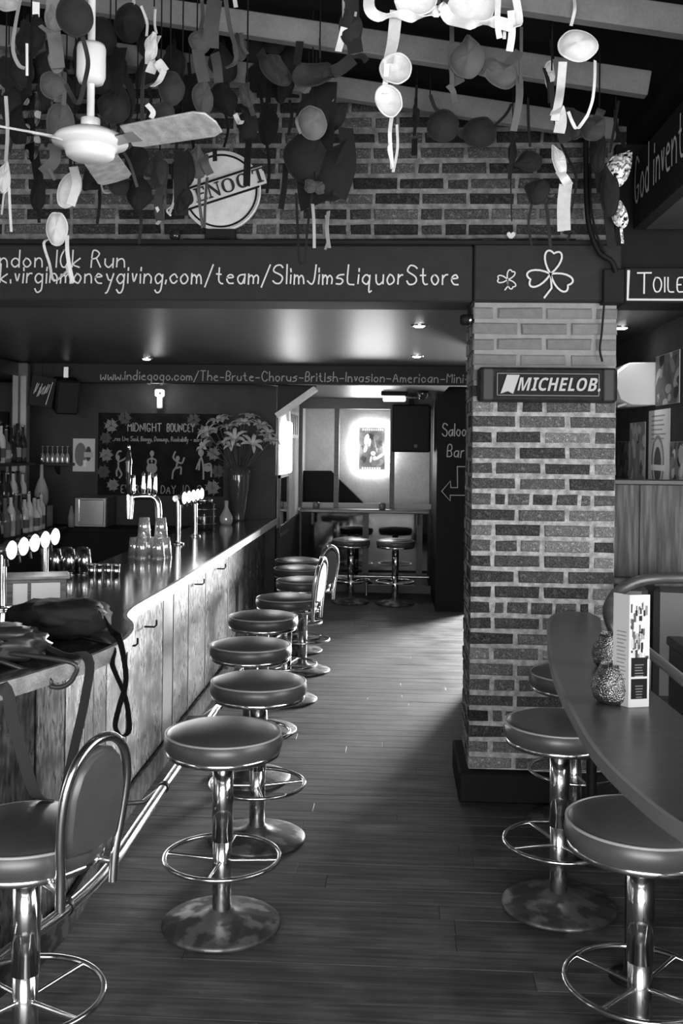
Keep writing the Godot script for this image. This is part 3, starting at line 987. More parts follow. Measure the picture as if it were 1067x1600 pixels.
	st = mb(); box(st, Vector3(0, -0.07, 0), Vector3(0.235, 0.06, 0.09), 0.012); part("diffuser", st, mat("diffuser", 0.75, 0.4, 0.0, {"glow": 0.5}), em)
	var dc := thing("dome_camera", "small black dome camera under the back room ceiling", "camera", Vector3(at(661, 612, 10.2).x, 2.28, -10.2))
	st = mb(); lathe(st, [Vector2(0, -0.09), Vector2(0.035, -0.08), Vector2(0.05, -0.045), Vector2(0.05, -0.02)], 16); part("dome", st, mat("bottle_dark"), dc)
	st = mb(); lathe(st, [Vector2(0, -0.022), Vector2(0.06, -0.022), Vector2(0.06, 0), Vector2(0, 0)], 16); part("mount", st, mat("black_plastic"), dc)
	# mirror on the passage wall, slotted grille, slanting white brace
	var m0 := at_x(434, 662, -1.12); var m1 := at_x(447, 836, -1.12)
	var mir := thing("wall_mirror", "dark framed mirror on the passage wall below the second lit picture", "mirror", Vector3(-1.12, 0, 0))
	st = mb(); slab(st, 0.005, 0.014, 0.85, 1.4, 9.86, 10.62); part("glass", st, mat("mirror"), mir)
	st = mb()
	slab(st, 0, 0.025, 0.82, 1.43, 9.82, 9.86); slab(st, 0, 0.025, 0.82, 1.43, 10.62, 10.66); slab(st, 0, 0.025, 1.4, 1.43, 9.82, 10.66); slab(st, 0, 0.025, 0.82, 0.85, 9.82, 10.66)
	part("frame", st, mat("dark_wood"), mir)
	var gr := thing("wall_grille", "white slotted vent grille high on the passage wall", "vent", Vector3(-1.12, 0, 0))
	st = mb(); slab(st, 0, 0.02, 1.8, 2.1, 10.75, 11.7, 0.003); part("plate", st, mat("white_plastic"), gr)
	for k in 4:
		st = mb(); slab(st, 0.018, 0.022, 1.84, 2.06, 10.85 + k * 0.21, 10.95 + k * 0.21); part("slot", st, mat("black_plastic"), gr)
	var br := thing("corner_bracket", "slanting white brace under the back beam beside passage", "brace", Vector3.ZERO)
	var p := [at(433, 650, 9.5), at(494, 607, 9.5)]
	st = mb(); ribbon(st, [p[0], p[1]], 0.16, 0.05, Vector3.BACK, false); part("brace", st, mat("white_paint"), br)
	var tri_pts := [Vector2(p[0].x, p[0].y + 0.02), Vector2(p[1].x, p[1].y + 0.02), Vector2(p[1].x, 2.30), Vector2(p[0].x, 2.30)]
	st = mb(); plate(st, tri_pts, 0.03, 0.0, Vector3(0, 0, -9.53)); part("gusset", st, mat("dark_wall"), br)

func lit_picture(label: String, where: Vector3, turn: float, w: float, h: float, energy: float) -> void:
	var pic := thing("lit_picture", label, "picture", where, turn)
	var st := mb(); box(st, Vector3(0, 0, 0.0), Vector3(w - 0.03, h - 0.03, 0.02), 0.003); part("backing", st, mat("white_plastic"), pic)
	var im := Image.create(96, 144, false, Image.FORMAT_RGB8)
	im.fill(Color(0.42, 0.42, 0.42))
	var pr := RandomNumberGenerator.new(); pr.seed = 5
	for k in 40: blot(im, pr.randf() * 96, pr.randf() * 144, 6 + pr.randf() * 12, 3 + pr.randf() * 9, Color.from_hsv(0, 0, 0.25 + 0.3 * pr.randf()), pr.randf() * 3)
	blot(im, 28, 40, 9, 20, Color(0.95, 0.95, 0.95), 0.2); blot(im, 24, 72, 6, 13, Color(0.98, 0.98, 0.98), 0.3); blot(im, 38, 50, 6, 14, Color(0.9, 0.9, 0.9), 0.1)
	blot(im, 52, 88, 9, 8, Color(0.95, 0.95, 0.95), 0); blot(im, 76, 98, 22, 5, Color(0.97, 0.97, 0.97), -0.6); blot(im, 44, 108, 4, 12, Color(0.9, 0.9, 0.9), 0.2); blot(im, 58, 104, 8, 8, Color(0.85, 0.85, 0.85), 0)
	for k in 22: blot(im, 62 + k * 0.5 - 6, 40 + k * 2, 1.2, 1.6, Color(0.75, 0.75, 0.75), 0)
	for k in 10: blot(im, 14 + k * 8, 7, 3, 4, Color(0.85, 0.85, 0.85), 0)
	for k in 8: blot(im, 14 + k * 9, 138, 3, 3, Color(0.9, 0.9, 0.9), 0)
	var pm := mat("picture_print", 0.8, 0.5); pm.albedo_texture = ImageTexture.create_from_image(im)
	var o := part_mesh("print", sheet(w - 0.10, h - 0.10), pm, pic); o.position.z = 0.0115
	var loop := []
	for k in 4:
		var q := Vector2([1, 1, -1, -1][k] * (w / 2 - 0.045), [1, -1, -1, 1][k] * (h / 2 - 0.045))
		for j in 5:
			var an: float = [PI / 2, 0, -PI / 2, PI][k] - j * PI / 8
			loop.append(Vector3(q.x + 0.03 * cos(an), q.y + 0.03 * sin(an), 0.035))
	st = mb(); tube(st, loop, 0.016, 8, true); part("light_tube", st, mat("tube_glow"), pic)
	var al := AreaLight3D.new(); al.name = "picture_light"; al.area_size = Vector2(w, h); al.area_normalize_energy = true; al.light_energy = energy; al.area_range = 15; al.shadow_enabled = true
	pic.add_child(al); al.position = Vector3(0, 0, 0.06); al.rotation.y = PI
	for s in [-1, 1]:
		var ol := OmniLight3D.new(); ol.name = "tube_light"; ol.light_energy = 0.05; ol.light_size = 0.1; ol.omni_range = 8; ol.shadow_enabled = true
		pic.add_child(ol, true); ol.position = Vector3(s * (w / 2 - 0.05), 0, 0.09)

func blot(im: Image, cx: float, cy: float, rx: float, ry: float, c: Color, turn: float) -> void:
	var m := int(maxf(rx, ry)) + 1
	for y in range(maxi(0, int(cy) - m), mini(im.get_height(), int(cy) + m + 1)):
		for x in range(maxi(0, int(cx) - m), mini(im.get_width(), int(cx) + m + 1)):
			var p := Vector2(x - cx, y - cy).rotated(-turn)
			if p.x * p.x / (rx * rx) + p.y * p.y / (ry * ry) <= 1.0: im.set_pixel(x, y, c)

func build_right_side() -> void:
	# panelled low partition behind the pillar and the seating below it
	var pn := thing("low_partition", "low panelled wooden partition beyond the brick pillar", "partition", Vector3(0, 0, -5.3))
	var y0 := at(1010, 907, 5.3).y; var y1 := at(1010, 757, 5.3).y
	var w0 := 1.0; var w1 := 1.52
	for k in 2:
		var st := mb(); box(st, Vector3(w0 + (w1 - w0) * (k + 0.5) / 2, (y0 + y1) / 2, 0), Vector3((w1 - w0) / 2 - 0.003, y1 - y0, 0.03), 0.003); part("board", st, mat("panel_wood"), pn)
	var st := mb(); box(st, Vector3((w0 + w1) / 2, y1 + 0.012, 0), Vector3(w1 - w0, 0.028, 0.07), 0.005); part("cap_rail", st, mat("dark_wood"), pn)
	st = mb(); box(st, Vector3((w0 + w1) / 2, y0 / 2, 0), Vector3(w1 - w0, y0, 0.02)); part("lower_panel", st, mat("dark_wood"), pn)
	# padded bench backs
	for k in 2:
		var b := thing("bench_back", ["dark padded bench back beside the table's curved rail", "dark padded bench back nearest the frame edge beyond the menu"][k], "bench", Vector3(1.06 + k * 0.29, 0, -5.1 + k * 0.06), -0.2)
		st = mb(); box(st, Vector3(0.06, 0.78, 0), Vector3(0.27, 0.56, 0.09), 0.03); part("backrest", st, mat("leatherette"), b)
		st = mb(); box(st, Vector3(0.06, 1.075, 0), Vector3(0.275, 0.03, 0.1), 0.006); part("top_rail", st, mat("panel_wood"), b)
		st = mb(); box(st, Vector3(0.06, 0.25, 0), Vector3(0.27, 0.5, 0.08), 0.01); part("base", st, mat("dark_wood"), b)
	# air conditioner on the partition wall
	var ac := thing("air_conditioner", "white wall air conditioner mounted on the partition wall", "air conditioner", Vector3(1.515, 1.98, -6.4))
	var prof := [Vector2(0, 0), Vector2(-0.14, 0.0), Vector2(-0.2, 0.03), Vector2(-0.225, 0.1), Vector2(-0.215, 0.19), Vector2(-0.15, 0.245), Vector2(0, 0.25)]
	st = mb(); plate(st, prof, 0.8, 0.004, Vector3.ZERO); part("casing", st, mat("white_plastic"), ac)
	st = mb(); box(st, Vector3(-0.15, 0.012, 0), Vector3(0.12, 0.012, 0.7), 0.0, Basis(Vector3.BACK, 0.35)); part("louvre", st, mat("cream_plastic"), ac)
	# posters on the wall
	var specs := [[1015, 1046, 640, 772, 1.0, "white poster with a round bottle-label picture below the air conditioner"], [1048, 1075, 690, 775, 0.3, "grey poster at the frame edge beside the white poster"], [985, 1008, 660, 755, 0.45, "dark poster with pale figures beneath the air conditioner"], [966, 983, 690, 755, 0.12, "dark narrow poster beside the brick pillar's edge"], [1026, 1062, 552, 632, 0.2, "grey pennant-shaped picture above the white poster"]]
	for i in specs.size():
		var s: Array = specs[i]
		var a := at_x(s[0], s[2], 1.515); var b := at_x(s[1], s[3], 1.515)
		var yb := at_x((s[0] + s[1]) / 2.0, s[3], 1.515).y; var yt := at_x((s[0] + s[1]) / 2.0, s[2], 1.515).y
		var ln := absf(a.z - b.z)
		var t := thing("poster", s[5], "poster", Vector3(1.513, (yb + yt) / 2, (a.z + b.z) / 2), -PI / 2, "posters on the partition wall")
		var im := Image.create(96, 128, false, Image.FORMAT_RGB8)
		var g: float = s[4]
		im.fill(Color.from_hsv(0, 0, sqrt(g) * 0.9))
		var pr := RandomNumberGenerator.new(); pr.seed = 90 + i
		if i == 0:
			for k in 6: im.fill_rect(Rect2i(14, 8 + k * 7, 50 + pr.randi_range(0, 18), 2), Color(0.6, 0.6, 0.6))
			blot(im, 44, 80, 30, 42, Color(0.55, 0.55, 0.55), 0); blot(im, 44, 80, 24, 36, Color(0.8, 0.8, 0.8), 0); blot(im, 44, 84, 17, 28, Color(0.35, 0.35, 0.35), 0)
			im.fill_rect(Rect2i(10, 84, 68, 9), Color(0.95, 0.95, 0.95))
		else:
			for k in 26: blot(im, pr.randf() * 96, pr.randf() * 128, 4 + pr.randf() * 9, 8 + pr.randf() * 22, Color.from_hsv(0, 0, clampf(sqrt(g) * pr.randf_range(0.3, 1.7), 0.05, 0.85)), pr.randf_range(-0.5, 0.5))
		var m := mat("poster_%d" % i, 1.0, 0.6); m.albedo_texture = ImageTexture.create_from_image(im)
		st = mb(); box(st, Vector3.ZERO, Vector3(ln, yt - yb, 0.004)); part("backing", st, mat("paper"), t)
		var o := part_mesh("print", sheet(ln - 0.004, yt - yb - 0.004), m, t); o.position.z = 0.003

# ---------------------------------------------------------------- bar
func counter_edge() -> Array:
	var c := [Vector3(-1.11, 0, -9.69), Vector3(-1.11, 0, -8), Vector3(-1.108, 0, -6.5), Vector3(-1.10, 0, -5.2), Vector3(-1.112, 0, -4.5), Vector3(-1.112, 0, -4.27), Vector3(-1.085, 0, -4.08), Vector3(-1.02, 0, -3.92), Vector3(-0.975, 0, -3.75), Vector3(-0.96, 0, -3.57), Vector3(-0.976, 0, -3.39), Vector3(-1.007, 0, -3.25), Vector3(-1.064, 0, -3.1), Vector3(-1.14, 0, -2.9), Vector3(-1.35, 0, -2.45), Vector3(-1.75, 0, -2.1), Vector3(-2.3, 0, -1.95)]
	return smooth_path(c, 5)

func build_bar() -> void:
	var edge := counter_edge()
	var outline := []
	for p in edge: outline.append(Vector2(p.x, -p.z))
	for q in [Vector2(-2.3, 2.6), Vector2(-1.95, 2.75), Vector2(-1.78, 3.1), Vector2(-1.72, 3.6), Vector2(-1.72, 9.69)]: outline.append(q)
	var bar := thing("bar_counter", "long polished dark bar counter with a pale worn front edge", "bar counter", Vector3.ZERO)
	var st := mb(); prism(st, outline, 0.975, 1.02); part("countertop", st, mat("counter_wood"), bar)
	st = mb()
	var lip := []
	for p in edge: lip.append(Vector3(p.x + 0.004, 0.9965, p.z))
	ribbon(st, lip, 0.052, 0.016, Vector3.UP); part("edge_trim", st, mat("counter_edge"), bar)
	# sheet-metal front, panel by panel
	var front := thing("panelled_bar", "patinated sheet metal bar front in tall panels under the counter", "bar front", Vector3.ZERO)
	var line := [Vector2(-1.22, 9.69), Vector2(-1.22, 8.5), Vector2(-1.22, 7.5), Vector2(-1.22, 6.6), Vector2(-1.22, 6.05), Vector2(-1.22, 5.63), Vector2(-1.22, 5.38), Vector2(-1.22, 4.64), Vector2(-1.218, 4.3), Vector2(-1.19, 4.02), Vector2(-1.145, 3.76), Vector2(-1.135, 3.5), Vector2(-1.16, 3.28), Vector2(-1.22, 3.08), Vector2(-1.36, 2.75), Vector2(-1.65, 2.4)]
	for i in line.size() - 1:
		var a := Vector3(line[i].x, 0, -line[i].y); var b := Vector3(line[i + 1].x, 0, -line[i + 1].y)
		var dirv := (b - a).normalized()
		var gap := 0.004 if i in [8, 9, 10, 11] else 0.006
		a += dirv * gap; b -= dirv * gap
		var bas := Basis(dirv, Vector3.UP, dirv.cross(Vector3.UP))
		var dark := i == 5
		st = mb(); box(st, (a + b) / 2 + Vector3(0, 0.55, 0) - bas.z * 0.01 * (1 if bas.z.x > 0 else -1), Vector3(a.distance_to(b), 0.85, 0.02), 0.003, bas)
		part("panel", st, mat("dark_wood") if dark else mat("patina"), front)
		if i in [1, 2, 3, 4, 6]:
			st = mb(); box(st, Vector3(b.x + 0.002, 0.55, b.z), Vector3(0.006, 0.85, 0.008)); part("joint_strip", st, mat("chrome_worn"), front)
	var inner := []
	for q in line: inner.append(q + Vector2(-0.03, 0))
	inner.append(Vector2(-1.7, 2.6)); inner.append(Vector2(-1.66, 9.69))
	st = mb(); prism(st, inner, 0.0, 0.974); part("carcass", st, mat("black_paint"), front)
	st = mb()
	var kick := []
	for q in line: kick.append(Vector3(q.x + 0.01, 0.06, -q.y))
	ribbon(st, kick, 0.12, 0.02, Vector3.UP); part("kick_board", st, mat("kick", 0.08, 0.6, 0.3, {"tex": "rust", "scale": 3.0}), front)
	for hk in [[4.58, 0.80], [4.95, 0.82], [6.2, 0.86], [7.0, 0.86]]:
		var h := Vector3(-1.215, hk[1], -hk[0])
		st = mb(); tube(st, [h, h + Vector3(0.05, 0, 0), h + Vector3(0.06, 0.01, 0), h + Vector3(0.06, 0.035, 0)], 0.005, 6); part("bag_hook", st, mat("black_plastic"), front)
	# foot rail
	var rail := thing("foot_rail", "long chrome foot rail running along the bar front", "foot rail", Vector3.ZERO)
	var rp := [Vector3(-1.02, 0.17, -9.4)]
	for d in [8.0, 6.5, 5.0, 4.0, 3.72]: rp.append(Vector3(-1.02, 0.17, -d))
	for q in [[-1.045, 3.45], [-1.12, 3.15], [-1.26, 2.75], [-1.5, 2.35]]: rp.append(Vector3(q[0], 0.17, -q[1]))
	st = mb(); tube(st, smooth_path(rp, 4), 0.02, 14); part("tube", st, mat("chrome"), rail)
	for d in [3.35, 4.55, 6.0, 7.5, 9.0]:
		var x := -1.02 if d > 3.6 else -1.07
		st = mb(); tube(st, [Vector3(x, 0.17, -d), Vector3(x - 0.09, 0.1, -d), Vector3(x - 0.2, 0.09, -d)], 0.012, 8); part("bracket", st, mat("chrome_worn"), rail)
		st = mb(); tube(st, [Vector3(x, 0.17, -d - 0.015), Vector3(x, 0.17, -d + 0.015)], 0.025, 14); part("collar", st, mat("black_plastic"), rail)

# ---------------------------------------------------------------- stools
func stool_base(t: Node3D) -> void:
	var st := mb(); lathe(st, [Vector2(0, 0), Vector2(0.206, 0), Vector2(0.212, 0.004), Vector2(0.212, 0.012), Vector2(0.204, 0.018), Vector2(0.16, 0.028), Vector2(0.09, 0.04), Vector2(0.05, 0.05), Vector2(0.042, 0.062), Vector2(0, 0.062)], 48); part("base", st, mat("plating_worn"), t)
	st = mb()
	lathe(st, [Vector2(0, 0.05), Vector2(0.034, 0.05), Vector2(0.034, 0.33), Vector2(0, 0.33)], 28, Vector3.ZERO, Basis.IDENTITY); part("column", st, mat("chrome"), t)
	st = mb()
	lathe(st, [Vector2(0.034, 0.305), Vector2(0.0375, 0.305), Vector2(0.0375, 0.60), Vector2(0.034, 0.60)], 28); part("sleeve", st, mat("chrome"), t)
	st = mb(); tube(st, ring_pts(0.205, 0.245, 48), 0.0085, 10, true); var ring := part("footrest_ring", st, mat("chrome"), t)
	for k in 4:
		var an := k * PI / 2 + 0.12
		var u := Vector3(cos(an), 0, sin(an))
		st = mb(); tube(st, [u * 0.03 + Vector3(0, 0.235, 0), u * 0.205 + Vector3(0, 0.245, 0)], 0.0065, 8); part("spoke", st, mat("chrome"), ring)
	st = mb(); lathe(st, [Vector2(0.034, 0.6), Vector2(0.09, 0.605), Vector2(0.095, 0.62), Vector2(0, 0.62)], 24); part("mounting_plate", st, mat("chrome_worn"), t)
	st = mb(); lathe(st, [Vector2(0.17, 0.612), Vector2(0.196, 0.612), Vector2(0.203, 0.617), Vector2(0.203, 0.63), Vector2(0.198, 0.634)], 48); part("trim_band", st, mat("chrome"), t)
	st = mb(); lathe(st, [Vector2(0, 0.616), Vector2(0.19, 0.616), Vector2(0.2, 0.628), Vector2(0.2095, 0.645), Vector2(0.212, 0.66), Vector2(0.2095, 0.678), Vector2(0.203, 0.69)], 56)
	var cu := part("seat_cushion", st, mat("vinyl"), t)
	st = mb(); lathe(st, [Vector2(0.204, 0.688), Vector2(0.198, 0.694), Vector2(0.18, 0.701), Vector2(0.12, 0.712), Vector2(0.06, 0.717), Vector2(0, 0.718)], 56); part("seat_top", st, mat("vinyl"), cu)
	st = mb(); tube(st, ring_pts(0.2045, 0.691, 64), 0.0042, 8, true); part("piping", st, mat("piping"), cu)

func make_stool(label: String, where: Vector3, turn: float) -> Node3D:
	var t := thing("bar_stool", label, "stool", where, turn, "round backless bar stools")
	stool_base(t)
	return t

func make_back_stool(label: String, where: Vector3, turn: float) -> Node3D:
	var t := thing("backed_bar_stool", label, "stool", where, turn, "bar stools with backrests")
	stool_base(t)
	var path := []
	for q in [[-0.1, 0.555, 0.208], [-0.104, 0.64, 0.212], [-0.118, 0.74, 0.222], [-0.12, 0.84, 0.235], [-0.095, 0.915, 0.245], [-0.048, 0.957, 0.25], [0.0, 0.967, 0.251], [0.048, 0.957, 0.25], [0.095, 0.915, 0.245], [0.12, 0.84, 0.235], [0.118, 0.74, 0.222], [0.104, 0.64, 0.212], [0.1, 0.555, 0.208]]:
		path.append(Vector3(q[2], q[1], q[0]))
	var st := mb(); tube(st, smooth_path(path, 5), 0.0125, 14); var fr := part("back_frame", st, mat("chrome"), t)
	for s in [-1, 1]:
		st = mb(); tube(st, [Vector3(0.205, 0.605, s * 0.105), Vector3(0.12, 0.61, s * 0.08)], 0.009, 8); part("frame_bracket", st, mat("chrome_worn"), fr)
	var o := []
	for q in [[-0.088, 0.68], [-0.102, 0.74], [-0.104, 0.835], [-0.082, 0.9], [-0.042, 0.937], [0.0, 0.946], [0.042, 0.937], [0.082, 0.9], [0.104, 0.835], [0.102, 0.74], [0.088, 0.68], [0.0, 0.665]]:
		o.append(Vector2(q[0], q[1] - 0.81))
	var lean := Basis(Vector3.RIGHT, 0.10)
	var bas := Basis(Vector3(0, 0, -1), Vector3(0.12, 0.993, 0), Vector3(0.993, -0.12, 0))
	st = mb(); plate(st, o, 0.04, 0.014, Vector3(0.226, 0.81, 0), bas); part("back_pad", st, mat("vinyl"), t)
	return t

func build_stools() -> void:
	var s1 := make_stool("round padded bar stool nearest the camera in the aisle, fully in view", Vector3(-0.597, 0, -3.62), 0.05)
	var more := [[-0.578, 4.42, 0.35, "second padded bar stool along the bar from the nearest one"], [-0.725, 5.22, 0.9, "third padded bar stool along the bar from the nearest one"], [-0.775, 6.1, 0.2, "fourth padded bar stool along the bar, just before the backed ones"],
		[-0.79, 8.5, 0.5, "padded bar stool behind the two backed stools along the bar"], [-0.85, 9.1, 0.1, "bar stool at the far end of the bar"],
		[0.03, 11.15, 0.3, "lone round bar stool under the far shelf"], [-0.46, 11.2, 0.8, "round bar stool under the far shelf, behind the backed stools"],
		[0.637, 3.86, 0.55, "padded bar stool at the curved table, in front of the pillar plinth"], [0.698, 2.86, 0.95, "padded bar stool nearest the camera at the curved table"], [0.845, 4.72, 0.2, "padded bar stool half hidden at the far end of the curved table"]]
	for m in more: copy(s1, Vector3(m[0], 0, -m[1]), m[2], m[3])
	var b := make_back_stool("bar stool with chrome-framed backrest nearest the camera by the bags", Vector3(-0.965, 0, -2.67), -0.42)
	copy(b, Vector3(-0.71, 0, -6.85), -0.2, "first backed bar stool seen edge-on further along the bar")
	copy(b, Vector3(-0.68, 0, -7.75), -0.55, "second backed bar stool with its pale back pad showing, along the bar")

# ---------------------------------------------------------------- curved table on the right
func build_right_table() -> void:
	var outer := [Vector3(0.93, 0, -4.84), Vector3(0.86, 0, -4.86), Vector3(0.76, 0, -4.78), Vector3(0.7, 0, -4.58), Vector3(0.655, 0, -4.3), Vector3(0.595, 0, -3.85), Vector3(0.555, 0, -3.44), Vector3(0.535, 0, -3.03), Vector3(0.527, 0, -2.65), Vector3(0.555, 0, -2.35), Vector3(0.61, 0, -2.1), Vector3(0.75, 0, -1.75)]
	var inn := [Vector2(1.0, 1.75), Vector2(0.90, 2.2), Vector2(0.862, 2.6), Vector2(0.845, 2.99), Vector2(0.83, 3.3), Vector2(0.83, 3.67), Vector2(0.86, 4.2), Vector2(0.95, 4.7)]
	var path := smooth_path(outer, 5)
	var o := []
	for p in path: o.append(Vector2(p.x, -p.z))
	for q in inn: o.append(q)
	var t := thing("curved_table", "curved dark wooden bar table beside the brick pillar", "table", Vector3.ZERO)
	var st := mb(); prism(st, o, 0.915, 0.95); part("tabletop", st, mat("table_wood"), t)
	st = mb()
	var lip := []
	for p in path: lip.append(Vector3(p.x, 0.9335, p.z))
	ribbon(st, lip, 0.034, 0.012, Vector3.UP); part("edge_band", st, mat("table_edge", 0.10, 0.4), t)
	for q in [[0.8, 2.25], [0.79, 3.36], [0.84, 4.3]]:
		st = mb(); lathe(st, [Vector2(0, 0), Vector2(0.07, 0), Vector2(0.065, 0.012), Vector2(0.022, 0.02), Vector2(0.022, 0.9), Vector2(0.06, 0.914), Vector2(0, 0.915)], 18, Vector3(q[0], 0, -q[1])); part("leg", st, mat("black_plastic"), t)
	var sw := thing("side_panelling", "dark low wooden panelling behind the curved table", "panelling", Vector3(1.22, 0, 0))
	for k in 4:
		st = mb(); slab(st, 0, 0.04, 0.0, 0.86, 1.6 + k * 0.74, 2.335 + k * 0.74, 0.006); part("panel", st, mat("dark_wood"), sw)
	st = mb(); slab(st, -0.01, 0.06, 0.86, 0.9, 1.6, 4.56, 0.006); part("cap_rail", st, mat("dark_wood"), sw)
	# hand rails behind the table
	var r := thing("hand_rail", "thick curved wooden hand rail rising behind the table end", "hand rail", Vector3.ZERO)
	st = mb(); tube(st, smooth_path([Vector3(1.10, 0.62, -4.66), Vector3(1.06, 0.76, -4.67), at(956, 978, 4.68), at(951, 950, 4.74), at(966, 925, 4.82), at(992, 910, 4.86), at(1025, 904, 4.88), at(1067, 903, 4.88), at(1150, 900, 4.9)], 6), 0.027, 14); part("rail", st, mat("rail_wood", 0.08, 0.3, 0.0, {"tex": "grain", "scale": 1.0}), r)
	st = mb(); tube(st, [Vector3(1.10, 0.62, -4.66), Vector3(1.10, 0.0, -4.66)], 0.027, 14); part("post", st, mat("rail_wood"), r)
	var r2 := thing("hand_rail", "straight metal hand rail sloping down beside the table menu", "hand rail", Vector3.ZERO)
	st = mb(); tube(st, [at(985, 1001, 4.5), at(1012, 1018, 4.2), at(1067, 1063, 3.6), at(1180, 1150, 2.9)], 0.019, 12); part("rail", st, mat("rail_metal", 0.3, 0.4, 0.6), r2)
	var e := at(1012, 1018, 4.2)
	st = mb(); tube(st, [e, Vector3(e.x, 0.0, e.z)], 0.014, 10); part("post", st, mat("rail_metal"), r2)
	# candle holders of crazed silvered glass
	var prof := [Vector2(0, 0), Vector2(0.042, 0), Vector2(0.056, 0.015), Vector2(0.064, 0.045), Vector2(0.058, 0.075), Vector2(0.042, 0.1), Vector2(0.036, 0.118), Vector2(0.033, 0.118), Vector2(0.038, 0.098), Vector2(0.052, 0.07), Vector2(0.056, 0.045), Vector2(0, 0.02)]
	var spots := [[956, 1097, "crazed silver glass candle holder in front of the menu"], [952, 1042, "second crazed silver glass candle holder, half behind the menu"]]
	for s in spots:
		var c := at_y(s[0], s[1], 0.95)
		var h := thing("candle_holder", s[2], "candle holder", c, 0.0, "candle holders on the curved table")
		st = mb(); lathe(st, prof, 26); part("glass", st, mat("crazed_glass", 0.5, 0.16, 0.9, {"tex": "brick", "scale": 5.0, "bump": 1.0}), h)
		st = mb(); lathe(st, [Vector2(0, 0.02), Vector2(0.03, 0.021), Vector2(0.03, 0.055), Vector2(0, 0.058)], 14); part("candle", st, mat("paper"), h)
	# folded menu card
	var mp := at_y(986, 1106, 0.95)
	var menu := thing("menu_card", "tall folded white menu card standing on the curved table", "menu", Vector3(mp.x - 0.008, 0.951, mp.z), 0.05)
	var im := Image.create(80, 200, false, Image.FORMAT_RGB8)
	im.fill(Color(0.86, 0.86, 0.86))
	var pr := RandomNumberGenerator.new(); pr.seed = 31
	for k in 60: im.fill_rect(Rect2i(pr.randi_range(3, 66), pr.randi_range(8, 112), pr.randi_range(4, 13), pr.randi_range(4, 18)), Color.from_hsv(0, 0, 0.1 + 0.85 * pow(pr.randf(), 1.3)))
	im.fill_rect(Rect2i(7, 112, 66, 34), Color(0.1, 0.1, 0.1)); im.fill_rect(Rect2i(7, 150, 66, 36), Color(0.1, 0.1, 0.1))
	for k in 5: im.fill_rect(Rect2i(22, 124 + k * 5, 30 + pr.randi_range(0, 8), 2), Color(0.5, 0.5, 0.5)); im.fill_rect(Rect2i(24 + k, 162 + k * 5, 32 - 2 * k, 2), Color(0.5, 0.5, 0.5))
	var mm := mat("menu_print", 0.48, 0.6); mm.albedo_texture = ImageTexture.create_from_image(im)
	var im2 := Image.create(60, 200, false, Image.FORMAT_RGB8)
	im2.fill(Color(0.9, 0.9, 0.9))
	for k in 18: im2.fill_rect(Rect2i(14, 66 + k * 7, 26 + pr.randi_range(0, 12), 2), Color(0.62, 0.62, 0.62))
	var mm2 := mat("menu_list", 0.5, 0.6); mm2.albedo_texture = ImageTexture.create_from_image(im2)
	var mh := 0.335
	var ang := 0.35
	for k in 2:
		var wd: float = [0.062, 0.066][k]
		var leaf := Node3D.new(); leaf.name = "leaf"; menu.add_child(leaf, true)
		var bend: float = [-1.0, 0.22][k]
		leaf.rotation.y = bend
		leaf.position = Vector3([-0.5, 0.5][k] * wd * cos(bend), mh / 2, -0.5 * wd * absf(sin(bend)))
		st = mb(); box(st, Vector3.ZERO, Vector3(wd, mh, 0.0016)); part("card", st, mat("paper"), leaf)
		var q := part_mesh("print", sheet(wd - 0.002, mh - 0.002), [mm2, mm][k], leaf); q.position.z = 0.0012

# ---------------------------------------------------------------- ceiling fan
func build_fan() -> void:
	var c := at(141, 228, 3.35)
	var f := thing("ceiling_fan", "white ceiling fan on a long rod among the hanging bras", "ceiling fan", c)
	var st := mb()
	lathe(st, [Vector2(0, -0.048), Vector2(0.062, -0.046), Vector2(0.078, -0.036), Vector2(0.084, -0.014), Vector2(0.092, -0.006), Vector2(0.122, 0.004), Vector2(0.126, 0.012), Vector2(0.112, 0.032), Vector2(0.07, 0.052), Vector2(0.036, 0.06), Vector2(0, 0.06)], 40)
	part("motor", st, mat("white_plastic"), f)
	st = mb(); lathe(st, [Vector2(0, 0.055), Vector2(0.032, 0.055), Vector2(0.032, 0.09), Vector2(0, 0.094)], 20); part("collar", st, mat("white_plastic"), f)
	st = mb(); lathe(st, [Vector2(0, 0.09), Vector2(0.0125, 0.09), Vector2(0.0125, 0.82), Vector2(0, 0.82)], 14); part("rod", st, mat("white_plastic"), f)
	st = mb(); lathe(st, [Vector2(0.014, 0.205), Vector2(0.04, 0.21), Vector2(0.048, 0.23), Vector2(0.048, 0.325), Vector2(0.044, 0.337), Vector2(0.014, 0.34)], 24); part("canopy_cup", st, mat("white_plastic"), f)
	for k in 3:
		var an: float = [-0.42, 1.67, 3.77][k]
		var u := Basis(Vector3.UP, an)
		var arm := mb(); ribbon(arm, [u * Vector3(0.1, 0.004, 0), u * Vector3(0.15, 0.008, 0), u * Vector3(0.2, 0.008, 0)], 0.05, 0.006, u * Vector3(0, 0.25, 0.97), false)
		var pa := part("blade_arm", arm, mat("chrome_worn"), f)
		var bl := mb()
		var tilt := u * Basis(Vector3.RIGHT, -0.3)
		var out := [Vector2(0.14, -0.05), Vector2(0.17, -0.062), Vector2(0.46, -0.066), Vector2(0.495, -0.05), Vector2(0.505, 0.0), Vector2(0.495, 0.05), Vector2(0.46, 0.066), Vector2(0.17, 0.058), Vector2(0.155, 0.0)]
		plate(bl, out, 0.007, 0.002, Vector3(0, 0.012, 0), Basis(tilt.x, tilt.z, -tilt.y))
		part("blade", bl, mat("fan_blade", 0.62, 0.45, 0.0, {"tex": "grime", "scale": 3.0, "world": false}), pa)

